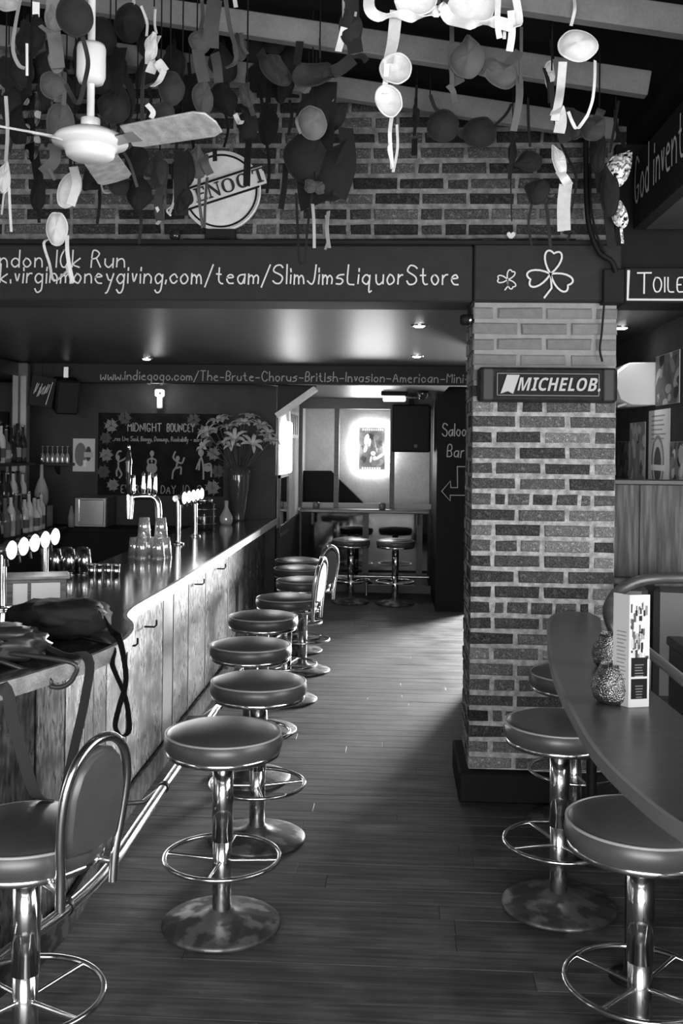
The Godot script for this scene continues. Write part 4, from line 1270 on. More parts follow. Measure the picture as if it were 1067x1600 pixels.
# ---------------------------------------------------------------- round pub sign with its banner
func build_round_sign() -> void:
	var c := at(345, 298, 4.98)
	var s := thing("round_sign", "round pale metal sign with lettered banner hung on upper bricks", "sign", Vector3(c.x, c.y, -4.99))
	var r := 0.197
	var st := mb(); lathe(st, [Vector2(0, -0.012), Vector2(r, -0.012), Vector2(r, 0.006), Vector2(0, 0.006)], 56, Vector3.ZERO, Basis(Vector3.RIGHT, PI / 2), false); part("disc", st, mat("sign_pale", 0.6, 0.5, 0.0, {"tex": "soft", "scale": 2.0}), s)
	st = mb(); tube(st, ring_xy(r - 0.004, 0.008), 0.006, 8, true); part("rim", st, mat("sign_rim", 0.5, 0.4), s)
	st = mb(); tube(st, ring_xy(r - 0.02, 0.007), 0.0055, 6, true); part("rim_line", st, mat("black_plastic"), s)
	var b := Basis(Vector3.BACK, 0.31)
	st = mb(); box(st, b * Vector3(0.015, 0.01, 0.012), Vector3(0.43, 0.088, 0.014), 0.003, b); var ban := part("banner", st, mat("sign_banner", 0.5, 0.5), s)
	st = mb()
	for e in [-1, 1]: box(st, b * Vector3(0.0, 0.01 + e * 0.05, 0.013), Vector3(0.38, 0.007, 0.012), 0.0, b)
	part("banner_line", st, mat("black_plastic"), ban)
	var tm := TextMesh.new()
	var f := SystemFont.new(); f.font_names = PackedStringArray(["Droid Serif"]); f.font_weight = 700
	tm.font = f; tm.text = "DENOC T"; tm.font_size = 40; tm.pixel_size = 0.0024; tm.depth = 0.008
	var o := part_mesh("lettering", tm, mat("sign_dark", 0.03, 0.5), ban)
	o.transform = Transform3D(b, b * Vector3(0.015, 0.01, 0.02))
	st = mb(); box(st, Vector3(0, -0.215, 0.0), Vector3(0.15, 0.05, 0.05), 0.004); part("bracket", st, mat("black_paint"), s)
	# small glossy ball lamp and loose cable on the ledge
	var q := at(273, 371, 4.96)
	var ball := thing("fairy_light", "small dark glossy globe bulb on the beam ledge", "bulb", Vector3(q.x, 2.722, -4.965))
	st = mb(); lathe(st, [Vector2(0, 0), Vector2(0.016, 0.003), Vector2(0.026, 0.014), Vector2(0.028, 0.028), Vector2(0.022, 0.045), Vector2(0.01, 0.054), Vector2(0, 0.055)], 20); part("globe", st, mat("bottle_dark"), ball)
	var cb := thing("ledge_cable", "thin black cable lying along the beam ledge", "cable", Vector3.ZERO)
	var pts := []
	for px in [285, 320, 350, 380, 430, 520, 600, 680, 720, 760, 800, 850, 900]: pts.append(Vector3(at(px, 385, 4.95).x, 2.727 + rng.randf() * 0.004, -4.95 - rng.randf_range(-0.012, 0.03)))
	st = mb(); tube(st, smooth_path(pts, 4), 0.004, 6); part("cable", st, mat("black_plastic"), cb)
	var hp := at(799, 371, 4.94)
	var heart := thing("paper_heart", "small white paper heart standing on the beam ledge", "paper heart", Vector3(hp.x, 2.7225, -4.96))
	var hs := []
	for i in 24:
		var t := TAU * i / 24
		hs.append(Vector2(0.0013 * 16 * pow(sin(t), 3), 0.026 + 0.0013 * (13 * cos(t) - 5 * cos(2 * t) - 2 * cos(3 * t) - cos(4 * t)) * 1.1))
	st = mb(); plate(st, hs, 0.003, 0.0); part("card", st, mat("paper"), heart)
	# heavy black cable in the corner by the end block
	var hc := thing("corner_cable", "thick black cable dropping down to the beam end block", "cable", Vector3.ZERO)
	st = mb(); tube(st, smooth_path([at(915, 190, 4.9), at(916, 290, 4.9), at(920, 350, 4.9), at(935, 392, 4.9), at(955, 408, 4.9), at(962, 425, 4.91)], 6), 0.013, 10); part("cable", st, mat("black_plastic"), hc)
	st = mb(); tube(st, smooth_path([at(925, 190, 4.88), at(922, 300, 4.88), at(930, 360, 4.88), at(945, 395, 4.88)], 6), 0.006, 8); part("thin_cable", st, mat("black_plastic"), hc)
	# dark spotlight under the beam at the pillar
	var sl := at(733, 500, 5.05)
	var t := thing("small_spotlight", "small black spotlight under the beam at pillar's edge", "spotlight", Vector3(sl.x, sl.y, sl.z))
	st = mb(); lathe(st, [Vector2(0, -0.045), Vector2(0.026, -0.045), Vector2(0.028, 0.03), Vector2(0.02, 0.045), Vector2(0, 0.045)], 18, Vector3.ZERO, Basis(Vector3.BACK, PI / 2)); part("body", st, mat("black_plastic"), t)
	st = mb(); lathe(st, [Vector2(0.0285, -0.01), Vector2(0.0295, -0.005), Vector2(0.0285, 0.0)], 18, Vector3.ZERO, Basis(Vector3.BACK, PI / 2)); part("ring", st, mat("chrome"), t)
	st = mb(); tube(st, [Vector3(0, 0.02, 0), Vector3(0, 0.1, -0.02)], 0.008, 8); part("stem", st, mat("black_plastic"), t)

func ring_xy(r: float, z: float, n := 56) -> Array:
	var o := []
	for i in n: o.append(Vector3(r * cos(TAU * i / n), r * sin(TAU * i / n), z))
	return o

# ---------------------------------------------------------------- hanging bras
func cloth(lin: float, print_tex := "") -> StandardMaterial3D:
	if print_tex: return mat("cloth_" + print_tex, 0.8, 0.75, 0.0, {"tex": print_tex, "scale": 5.0, "world": true})
	return mat("cloth_%.3f" % lin, lin, 0.75, 0.0, {"rim": 0.3, "tex": "soft", "scale": 4.0})

# padded bra cup: round below, slanting neckline above, point where the strap is sewn on;
# bulge > 0 swells towards the room, < 0 shows its inside
const CUP := [[0.0, -1.0], [0.45, -0.9], [0.82, -0.6], [0.98, -0.15], [0.9, 0.25], [0.72, 0.6], [0.55, 0.86], [0.36, 0.96], [0.08, 0.78], [-0.35, 0.6], [-0.75, 0.42], [-0.96, 0.1], [-0.92, -0.35], [-0.7, -0.72], [-0.38, -0.93]]
func cup(st: SurfaceTool, c: Vector3, rx: float, ry: float, turn: float, bulge: float, plump := false) -> void:
	var ctrl := []
	var flip := -1.0 if rng.randf() < 0.5 else 1.0
	var shape := CUP
	if plump:
		shape = []
		for i in 14: shape.append([sin(TAU * i / 14.0), -cos(TAU * i / 14.0)])
	for q in shape: ctrl.append(Vector3(q[0] * rx * flip * (1.0 + rng.randf_range(-0.05, 0.05)), q[1] * ry * (1.0 + rng.randf_range(-0.05, 0.05)), rng.randf_range(-0.006, 0.006)))
	var rim := smooth_path(ctrl, 2, true)
	var n := rim.size()
	var rings := 6
	var b := Basis(Vector3.UP, rng.randf_range(-0.5, 0.5)) * Basis(Vector3.BACK, turn)
	var mid := Vector3(0.05 * rx * flip, (0.0 if plump else -0.1) * ry, 0)
	var thick := 0.003
	var crease := rng.randf() * TAU
	for side in 2:
		var rows := []
		for k in rings + 1:
			var s := float(k) / rings
			var row := []
			for j in n:
				var p: Vector3 = mid.lerp(rim[j], s)
				var wr := 1.0 + 0.10 * sin(3.0 * TAU * j / n + crease) * s
				p.z += bulge * pow(1.0 - s * s, 0.6) * wr + (thick if side == 0 else -thick) * (1.0 if k < rings else 0.0)
				row.append(c + b * p)
			rows.append(row)
		st.set_smooth_group(7 + side)
		for k in rings:
			for j in n:
				var m := (j + 1) % n
				var w := [rows[k][j], rows[k][m], rows[k + 1][m], rows[k + 1][j]]
				if (side == 1) != (flip < 0.0): w.reverse()
				if k > 0: quad(st, w[0], w[1], w[2], w[3])
				elif w[0] == rows[0][j]: tri(st, w[0], w[2], w[3])
				else: tri(st, w[0], w[1], w[3])
	st.set_smooth_group(-1)
	var edge := []
	for q in rim: edge.append(c + b * q)
	tube(st, edge, 0.0036, 6, true)
	# seam sewn over the cup
	if not plump:
		var seam := []
		for i in 9:
			var s := absf(-1.0 + i / 4.0)
			var r: Vector3 = rim[int(n * (0.30 if i < 4 else 0.78))]
			var p := mid.lerp(r, s)
			p.z += bulge * pow(maxf(0.0, 1.0 - s * s), 0.6) + thick
			seam.append(c + b * p)
		tube(st, seam, 0.002, 5)

func bra(look: String, d: float, lin: float, cups: Array, bands: Array, straps: Array, top: Array, opt := {}) -> void:
	var k := d / FOCAL
	var o := thing("bra", look, "bra", Vector3.ZERO, 0.0, "bras hung from the rafters")
	var m := cloth(lin, opt.get("print", ""))
	for c in cups:
		var st := mb()
		var h: float = c[5] if c.size() > 5 else 0.8
		cup(st, at(c[0], c[1], d) + Vector3(0, 0, rng.randf_range(-0.02, 0.02)), c[2] * k, c[3] * k, deg_to_rad(c[4] if c.size() > 4 else 0.0), h * minf(c[2], c[3]) * k, opt.get("plump", false))
		part("cup", st, m, o)
	for group in [[bands, "band"], [straps, "strap"]]:
		for s in group[0]:
			var pts := []
			for q in s[1]: pts.append(at(q[0], q[1], d) + Vector3(0, 0, rng.randf_range(-0.025, 0.025)))
			var st := mb()
			var wide: float = s[0] * k
			ribbon(st, smooth_path(pts, 5) if pts.size() > 2 else pts, wide, 0.003, Vector3(1, 0.15, rng.randf_range(-0.7, 0.7)).normalized())
			part(group[1], st, cloth(s[2]) if s.size() > 2 else m, o)
	# cord up to the roof timbers
	var p0 := at(top[0], top[1], d)
	var y := 3.47 - 0.158 * p0.x
	if p0.y < y:
		var st := mb(); tube(st, [p0, Vector3(p0.x, y, p0.z)], 0.003, 6); part("cord", st, mat("black_cloth"), o)

func build_bras() -> void:
	bra("large white lace bra, cup insides showing, brightest at top of the frame", 3.45, 0.8, [[650, 0, 33, 24, 0, -0.7], [737, 6, 36, 32, 0, -0.7]],
		[[18, [[578, -20], [577, 14], [592, 26], [625, 22], [650, 27], [676, 18], [690, 12], [704, 26], [735, 40], [770, 36], [800, 46]]], [12, [[800, 44], [812, 30], [806, -10]]]],
		[[9, [[778, 0], [776, 40], [780, 62]]], [12, [[797, 20], [800, 50], [797, 76]]], [5, [[790, 30], [788, 60]]]], [690, 8], {"plump": true})
	bra("cream bra hanging lengthwise with two padded cups and dangling straps", 3.5, 0.62, [[618, 106, 25, 24, 10, -0.5], [607, 160, 20, 24, 200, -0.6]],
		[[20, [[619, 20], [614, 60], [606, 96]]], [9, [[604, 100], [602, 125], [598, 140], [603, 150]]]], [[6, [[612, 182], [609, 215], [613, 262]]], [4, [[620, 192], [621, 230], [614, 268]]], [4, [[612, 225], [607, 235], [614, 262]]]], [618, 20], {"plump": true})
	bra("grey bra draped wide below the white lace one, straps hanging down", 3.7, 0.084, [[728, 92, 27, 32, 15, 0.6], [782, 112, 30, 22, -30, 0.6]], [[22, [[708, 70], [712, 110], [716, 132]]], [16, [[745, 108], [760, 116], [785, 108], [812, 80]]]],
		[[7, [[706, 25], [706, 90], [706, 140]]], [9, [[700, 135], [708, 142], [711, 160]]], [6, [[815, 40], [815, 90], [813, 130]]], [13, [[812, 120], [810, 160], [803, 202]]]], [706, 25])
	bra("white satin bra hung by one strap, cup outside showing, near dark rafters", 3.55, 0.66, [[903, 70, 30, 24, 0, 0.7]], [[13, [[880, 95], [878, 130], [872, 160], [866, 190]]], [18, [[866, 182], [872, 170], [876, 190], [873, 208]]]],
		[[5, [[898, -5], [896, 20], [893, 38]]], [5, [[931, 92], [928, 130], [924, 160], [918, 180]]], [5, [[918, 180], [904, 198], [893, 196], [886, 178]]]], [898, -5], {"plump": true})
	bra("black sheer mesh bra hanging behind the white satin one", 3.75, 0.03, [[900, 190, 20, 24, 0, 0.4], [925, 200, 20, 20, -30, 0.5]], [[18, [[890, 165], [880, 200], [884, 222]]], [14, [[925, 195], [935, 180], [942, 168]]]], [[8, [[860, 130], [864, 170], [876, 210]]]], [862, 110], {})
	bra("long white bra strip with black edging, low against the upper bricks", 4.2, 0.6, [[873, 250, 9, 26, 15, 0.5]], [[20, [[885, 286], [881, 320], [880, 362]]], [14, [[874, 268], [880, 280], [890, 288]]]], [[4, [[876, 222], [890, 250], [899, 285], [893, 330]], 0.01], [4, [[880, 362], [890, 366], [886, 375]], 0.01]], [876, 190])
	bra("small white triangle bra edged in black beside the satin one", 3.9, 0.5, [[858, 118, 8, 22, 180, 0.3]], [[7, [[850, 108], [856, 135], [860, 158]], 0.012]], [[5, [[862, 60], [862, 96]], 0.012]], [862, 60])
	bra("zebra print bra hanging at the end of the side beam", 4.3, 0.6, [[965, 264, 18, 32, -20, 0.6], [966, 336, 11, 22, 15, 0.6]], [[16, [[955, 290], [950, 330], [958, 385]], 0.012]], [[7, [[962, 170], [964, 200], [975, 232]], 0.012], [5, [[972, 355], [973, 380]]]], [962, 170], {"print": "zebra"})
	bra("dark grey bra, two cups side by side before the back rafter", 4.65, 0.032, [[692, 196, 24, 25, 0, 0.7], [750, 206, 25, 24, 0, 0.7]], [[12, [[716, 205], [726, 214], [735, 205]]], [5, [[770, 200], [790, 180], [800, 160]]]], [[6, [[672, 150], [680, 170], [690, 176]]]], [672, 150], {"plump": true})
	bra("dark brown-black bra hung edgeways with lighter band, right of the bricks", 4.75, 0.025, [[826, 250, 16, 24, 90, 0.6], [838, 300, 20, 20, 90, 0.6]], [[9, [[835, 308], [850, 307], [865, 306]], 0.10]], [[4, [[826, 150], [826, 200], [828, 230]]], [4, [[830, 320], [826, 350], [830, 385]]], [5, [[852, 320], [856, 350], [860, 388]]]], [826, 150])
	bra("black lace bustier, the largest dark bra, above the chalked beam", 4.3, 0.014, [[478, 245, 38, 46, 20, 0.6], [522, 262, 32, 50, -10, 0.6], [500, 175, 40, 30, 0, 0.4]], [[60, [[500, 130], [495, 200], [490, 280], [496, 320]]], [26, [[540, 200], [545, 260], [530, 310]]]], [[4, [[462, 300], [465, 370], [467, 408], [476, 405], [480, 360], [488, 300]]], [10, [[446, 255], [445, 290], [438, 325]]]], [500, 120])
	bra("pale pleated single cup bra resting on the black bustier", 4.2, 0.126, [[488, 192, 22, 27, 10, 0.7]], [], [[5, [[470, 176], [464, 192], [470, 210]]]], [488, 165], {"plump": true})
	bra("small grey bow-centred bra with two pale lace tails over the beam", 4.25, 0.058, [[484, 291, 10, 10, 60, 0.5], [499, 291, 10, 10, -60, 0.5]], [], [[5, [[488, 318], [491, 350], [491, 388]], 0.3], [6, [[513, 330], [511, 360], [514, 386]], 0.3], [4, [[509, 335], [512, 370], [508, 390]], 0.2]], [492, 282])
	bra("charcoal bra draped wide over a rafter above the black bustier", 4.1, 0.028, [[432, 108, 30, 20, -35, 0.5], [488, 112, 36, 20, 20, -0.5]], [[16, [[405, 80], [420, 105], [445, 124]]], [20, [[505, 118], [530, 108], [552, 92]]], [10, [[545, 90], [565, 88], [573, 96]]]], [[12, [[468, 62], [466, 80], [464, 102]], 0.015], [3, [[500, 62], [500, 90]], 0.015]], [500, 62])
	bra("pale bra peeping out below the charcoal draped one", 4.3, 0.115, [[482, 134, 18, 12, 180, 0.4]], [], [[5, [[521, 162], [525, 158]], 0.2]], [482, 122])
	bra("dark lace bra with a bright white strap end, beside the cream one", 3.6, 0.025, [[548, 40, 18, 30, 0, 0.4]], [[24, [[548, -10], [550, 40], [556, 85]]]], [[11, [[538, 44], [533, 60], [528, 78]], 0.75], [4, [[536, -5], [537, 30], [540, 44]], 0.3], [4, [[556, 18], [551, 44]], 0.3]], [548, -10])
	bra("pale strap-loop bra at the top left corner", 3.4, 0.35, [[10, 0, 18, 16, 0, 0.5]], [], [[7, [[29, -5], [28, 40], [24, 80], [30, 102], [38, 106]]], [4, [[44, 70], [42, 95], [39, 115]], 0.7]], [10, -5])
	bra("black bra with a white care label, top left", 3.5, 0.012, [[56, 50, 12, 26, 0, 0.4]], [[14, [[56, 25], [58, 60], [52, 90]]]], [[11, [[55, 2], [57, 27]], 0.8]], [55, 0])
	bra("crumpled light grey bra hanging lengthwise beside the fan rod", 3.35, 0.147, [[84, 20, 17, 26, 0, 0.4], [86, 92, 11, 20, 10, 0.4]], [[22, [[85, -10], [80, 40], [86, 70], [92, 108]]]], [[7, [[66, 44], [74, 48]]]], [85, -10])
	bra("large smooth dark padded bra in front of the fan rod", 3.15, 0.025, [[119, 28, 27, 33, 180, 0.8]], [], [[7, [[128, 55], [134, 90], [134, 125], [122, 160], [108, 145], [102, 130]]]], [119, -5], {"plump": true})
	bra("mid grey bra hanging lengthwise left of the fan motor", 3.5, 0.074, [[84, 135, 19, 22, 30, 0.6], [92, 192, 21, 36, 0, 0.7]], [[16, [[90, 115], [92, 140], [92, 160]]], [18, [[86, 225], [82, 248], [66, 270]]]], [[7, [[98, 110], [102, 140], [100, 165]]], [5, [[78, 265], [84, 280]]]], [90, 105], {"plump": true})
	bra("black polka dot bra at far left behind the fan blade", 3.9, 0.02, [[48, 170, 14, 30, 0, 0.4], [50, 225, 14, 26, 0, 0.4]], [], [[8, [[48, 120], [48, 150]], 0.012]], [48, 120], {"print": "dots"})
	bra("white bra with thin tails at the left edge of the frame", 3.6, 0.45, [[9, 278, 9, 26, 0, 0.4]], [[6, [[9, 150], [8, 200], [7, 250]]]], [[4, [[17, 295], [17, 330], [14, 360]]], [3, [[3, 300], [2, 335]]]], [9, 150])
	bra("white bra hanging below the fan across the chalked writing", 3.9, 0.5, [[108, 296, 16, 30, -20, 0.4], [90, 358, 16, 26, 0, 0.7]], [[14, [[116, 262], [122, 290], [112, 322]]]], [[4, [[78, 372], [68, 380], [74, 410], [88, 440], [104, 420]]], [6, [[105, 368], [108, 400], [112, 440]]], [5, [[104, 415], [112, 442]]]], [116, 258], {"plump": true})
	bra("black padded bra right of the fan rod at the top", 3.6, 0.012, [[204, 38, 24, 30, 180, 0.8], [160, 60, 22, 30, 180, 0.6]], [[20, [[190, 75], [185, 110], [180, 140]]]], [[5, [[208, -5], [212, 12]], 0.6]], [204, 0], {"plump": true})
	bra("folded white satin bra above the fan blade", 3.55, 0.5, [[237, 72, 10, 22, 0, 0.4]], [[16, [[242, 52], [237, 80], [233, 98]]], [16, [[233, 112], [246, 100], [256, 110]]], [9, [[257, 110], [248, 126], [240, 138]]]], [[4, [[222, 12], [230, 35], [230, 58]]], [4, [[241, 12], [240, 35], [243, 50]]], [8, [[231, 165], [237, 172], [234, 182]], 0.6]], [241, 10])
	bra("mottled dark grey bra just above the fan blade", 3.75, 0.032, [[266, 135, 20, 26, 0, 0.7], [252, 178, 24, 20, 0, 0.6]], [], [[7, [[228, 90], [224, 140], [221, 190]], 0.05]], [266, 105], {"plump": true})
	bra("sheer black bra behind the fan rod", 3.8, 0.022, [[180, 165, 26, 30, 0, 0.4], [160, 120, 20, 26, 0, 0.3]], [[14, [[196, 120], [206, 150], [196, 195]]]], [[5, [[182, 225], [200, 250], [212, 290]], 0.05]], [180, 110])
	bra("grey bra with hanging side straps right of the folded satin one", 3.6, 0.053, [[312, 62, 17, 20, 0, 0.5], [316, 150, 15, 30, 10, 0.4]], [[20, [[310, 80], [314, 105], [320, 130]]], [24, [[334, -5], [331, 40], [330, 75]]], [15, [[334, 80], [340, 105], [342, 130]]]], [[6, [[314, -5], [315, 20], [314, 45]]], [7, [[352, -5], [358, 40], [368, 75], [366, 95], [352, 105]]]], [314, -5])
	bra("wide black bra hanging below the fan blade", 3.9, 0.012, [[284, 262, 20, 30, 0, 0.4], [284, 312, 17, 22, 180, 0.4]], [[22, [[284, 238], [283, 280], [282, 335]]]], [[4, [[272, 280], [271, 310], [266, 335]], 0.4]], [284, 205])
	bra("dim grey bra with pale lace trim below the fan blade", 4.1, 0.037, [[250, 268, 16, 28, 0, 0.4], [232, 262, 12, 14, 0, 0.4]], [[14, [[252, 290], [248, 315], [250, 345]]]], [[5, [[246, 325], [250, 340], [247, 352]], 0.4], [3, [[268, 320], [262, 330], [268, 338]], 0.5]], [250, 235])
	bra("grey strappy bra dangling in front of the round sign", 3.95, 0.068, [[306, 252, 15, 26, 10, 0.4]], [[13, [[318, 240], [322, 258], [328, 272]]]], [[5, [[310, 275], [312, 310], [316, 355]]], [5, [[322, 275], [322, 320], [319, 355]]]], [306, 215])
	bra("narrow black bra strap hanging over the round sign's banner", 3.95, 0.01, [[386, 190, 16, 26, 0, 0.4]], [[12, [[388, 215], [388, 250], [385, 290]]]], [[7, [[335, 232], [336, 252]]]], [386, 150])
	bra("dim grey bra with pale hook ends above the round sign", 3.9, 0.047, [[385, 150, 10, 18, 20, 0.4], [374, 70, 12, 22, 0, 0.4]], [[9, [[386, 130], [388, 155], [395, 178]]]], [[8, [[368, 180], [374, 192], [378, 190]], 0.4], [7, [[366, -5], [368, 10]], 0.45], [6, [[376, 50], [380, 75], [388, 88]], 0.08]], [386, 120])
	bra("small black bra with pale string hanging beneath the fan motor", 4.0, 0.02, [[160, 262, 22, 20, 40, 0.4], [185, 285, 16, 20, 0, 0.3]], [[16, [[145, 265], [165, 280], [190, 270]], 0.09]], [[3, [[158, 278], [160, 298], [178, 296], [192, 280]], 0.3]], [170, 240])
	bra("black bra hanging against the left upper bricks", 4.5, 0.012, [[30, 190, 20, 36, 0, 0.4], [60, 300, 12, 30, 0, 0.4]], [[18, [[40, 140], [50, 220], [60, 290]]]], [[5, [[60, 320], [64, 350]]]], [36, 140])
	bra("black bra between the charcoal drape and the round sign", 4.4, 0.012, [[418, 190, 18, 34, 0, 0.4], [428, 60, 20, 26, 0, 0.4]], [[10, [[424, 80], [420, 120], [418, 160]]]], [[5, [[416, 220], [420, 260], [416, 300]]]], [424, 40])
	bra("slim dark bra hanging straight against the bricks near centre", 4.6, 0.012, [[650, 178, 5, 16, 0, 0.4]], [[5, [[650, 150], [649, 190], [647, 215]]], [9, [[648, 215], [647, 245]]]], [[4, [[651, 130], [650, 160]]]], [651, 130])
	bra("dark bra hanging straight in front of bricks below the grey drape", 4.55, 0.014, [[801, 235, 6, 18, 0, 0.4]], [[6, [[800, 205], [799, 240], [797, 278]]]], [[2, [[798, 278], [800, 345]]]], [801, 190])
	bra("black bra and straps at the end of the sawn rafter", 4.15, 0.012, [[952, 300, 14, 40, 0, 0.4], [932, 235, 12, 34, 0, 0.4]], [[14, [[935, 190], [936, 250], [940, 300]]]], [[4, [[965, 160], [960, 190], [952, 240]]]], [936, 185])
	# a back row of black ones lost in the shade near the wall
	var ord := ["first", "second", "third", "fourth", "fifth", "sixth", "seventh", "eighth", "ninth", "tenth", "eleventh", "twelfth", "thirteenth", "fourteenth"]
	var back := [[14, 70], [40, 20], [70, 60], [104, 110], [136, 40], [150, 180], [176, 60], [214, 210], [228, 20], [272, 60], [296, 100], [348, 60], [402, 30], [448, 40]]
	for i in back.size():
		var x: float = back[i][0]
		var y: float = back[i][1]
		bra("%s black bra counted from the frame edge in the shadowed back row" % ord[i], 4.45 + 0.3 * rng.randf(), 0.010 + 0.012 * rng.randf(), [[x, y + 40, 22, 30, rng.randf_range(-30, 30), 0.5], [x + rng.randf_range(-8, 8), y + 95, 20, 28, 180 + rng.randf_range(-40, 40), 0.5]],
			[[15, [[x, y + 50], [x + 4, y + 80], [x, y + 110]]]], [[6, [[x, y], [x + 2, y + 20], [x, y + 30]]], [5, [[x + 4, y + 115], [x + 8, y + 140], [x + 2, y + 170]]]], [x, y])

func glass_profile(r0: float, r1: float, h: float) -> Array:
	return [Vector2(0, 0), Vector2(r0, 0), Vector2(r1, h), Vector2(r1 - 0.003, h), Vector2(r0 - 0.004, 0.012), Vector2(0, 0.012)]

func cup_stack(label: String, where: Vector3, spots: Array, called: String, group: String, r: float, h: float, m: Material, upside := true) -> void:
	for i in spots.size():
		var s: Array = spots[i]
		var t := thing(called, label % s[3], "glass", where + Vector3(s[0], s[1], s[2]), 0.0, group)
		var st := mb()
		if upside: lathe(st, [Vector2(r, 0), Vector2(r * 0.72, h), Vector2(0, h), Vector2(0, h - 0.01), Vector2(r * 0.68, h - 0.01), Vector2(r - 0.004, 0), Vector2(r, 0)], 20)
		else: lathe(st, glass_profile(r * 0.75, r, h), 20)
		part("body", st, m, t)
		st = mb(); tube(st, ring_pts(r - 0.001, 0.002 if upside else h, 24), 0.0022, 6, true); part("rim", st, m, t)

# row of beer fonts: a bar on two pipes with a lit badge for each beer
func font_row(label: String, a: Vector3, b: Vector3, foot: float, n: int, r: float) -> void:
	var t := thing("beer_font", label, "beer tap", Vector3(a.x, foot, a.z))
	var u := (b - a)
	var lo := Vector3(0, a.y - foot, 0)
	var st := mb(); tube(st, [lo, lo + u], 0.022, 14); part("crossbar", st, mat("chrome"), t)
	for k in 2:
		var p: Vector3 = lo + u * float([0.12, 0.88][k])
		st = mb(); tube(st, [Vector3(p.x, 0.012, p.z), p], 0.017, 14); part("pipe", st, mat("chrome"), t)
		st = mb(); lathe(st, [Vector2(0, 0), Vector2(0.045, 0), Vector2(0.04, 0.012), Vector2(0.018, 0.016)], 18, Vector3(p.x, 0, p.z)); part("flange", st, mat("chrome"), t)
	for k in n:
		var p := lo + u * ((k + 0.5) / n)
		# badges face the customers' side
		var n_dir := Vector3(0.975, 0, 0.22).normalized()
		var bas := Basis(n_dir.cross(Vector3.UP) * -1, n_dir, Vector3.UP)
		st = mb(); lathe(st, [Vector2(0, -0.012), Vector2(r, -0.012), Vector2(r, 0.008), Vector2(r * 0.94, 0.01)], 24, p + n_dir * 0.04, bas, false); var hd := part("badge_case", st, mat("chrome"), t)
		st = mb(); lathe(st, [Vector2(r * 0.93, 0.008), Vector2(r * 0.6, 0.014), Vector2(0, 0.016)], 24, p + n_dir * 0.04, bas); part("lit_badge", st, mat("lens_glow"), hd)
		st = mb(); tube(st, [p + n_dir * 0.02 + Vector3(0, -0.02, 0), p + n_dir * 0.03 + Vector3(0, -0.07, 0)], 0.006, 8); part("spout", st, mat("black_plastic"), hd)
	var ol := OmniLight3D.new(); ol.name = "badge_light"; ol.light_energy = 0.03; ol.light_size = 0.05; ol.omni_range = 4; ol.shadow_enabled = true
	t.add_child(ol); ol.position = lo + u * 0.5 + Vector3(0.12, 0, 0.07)

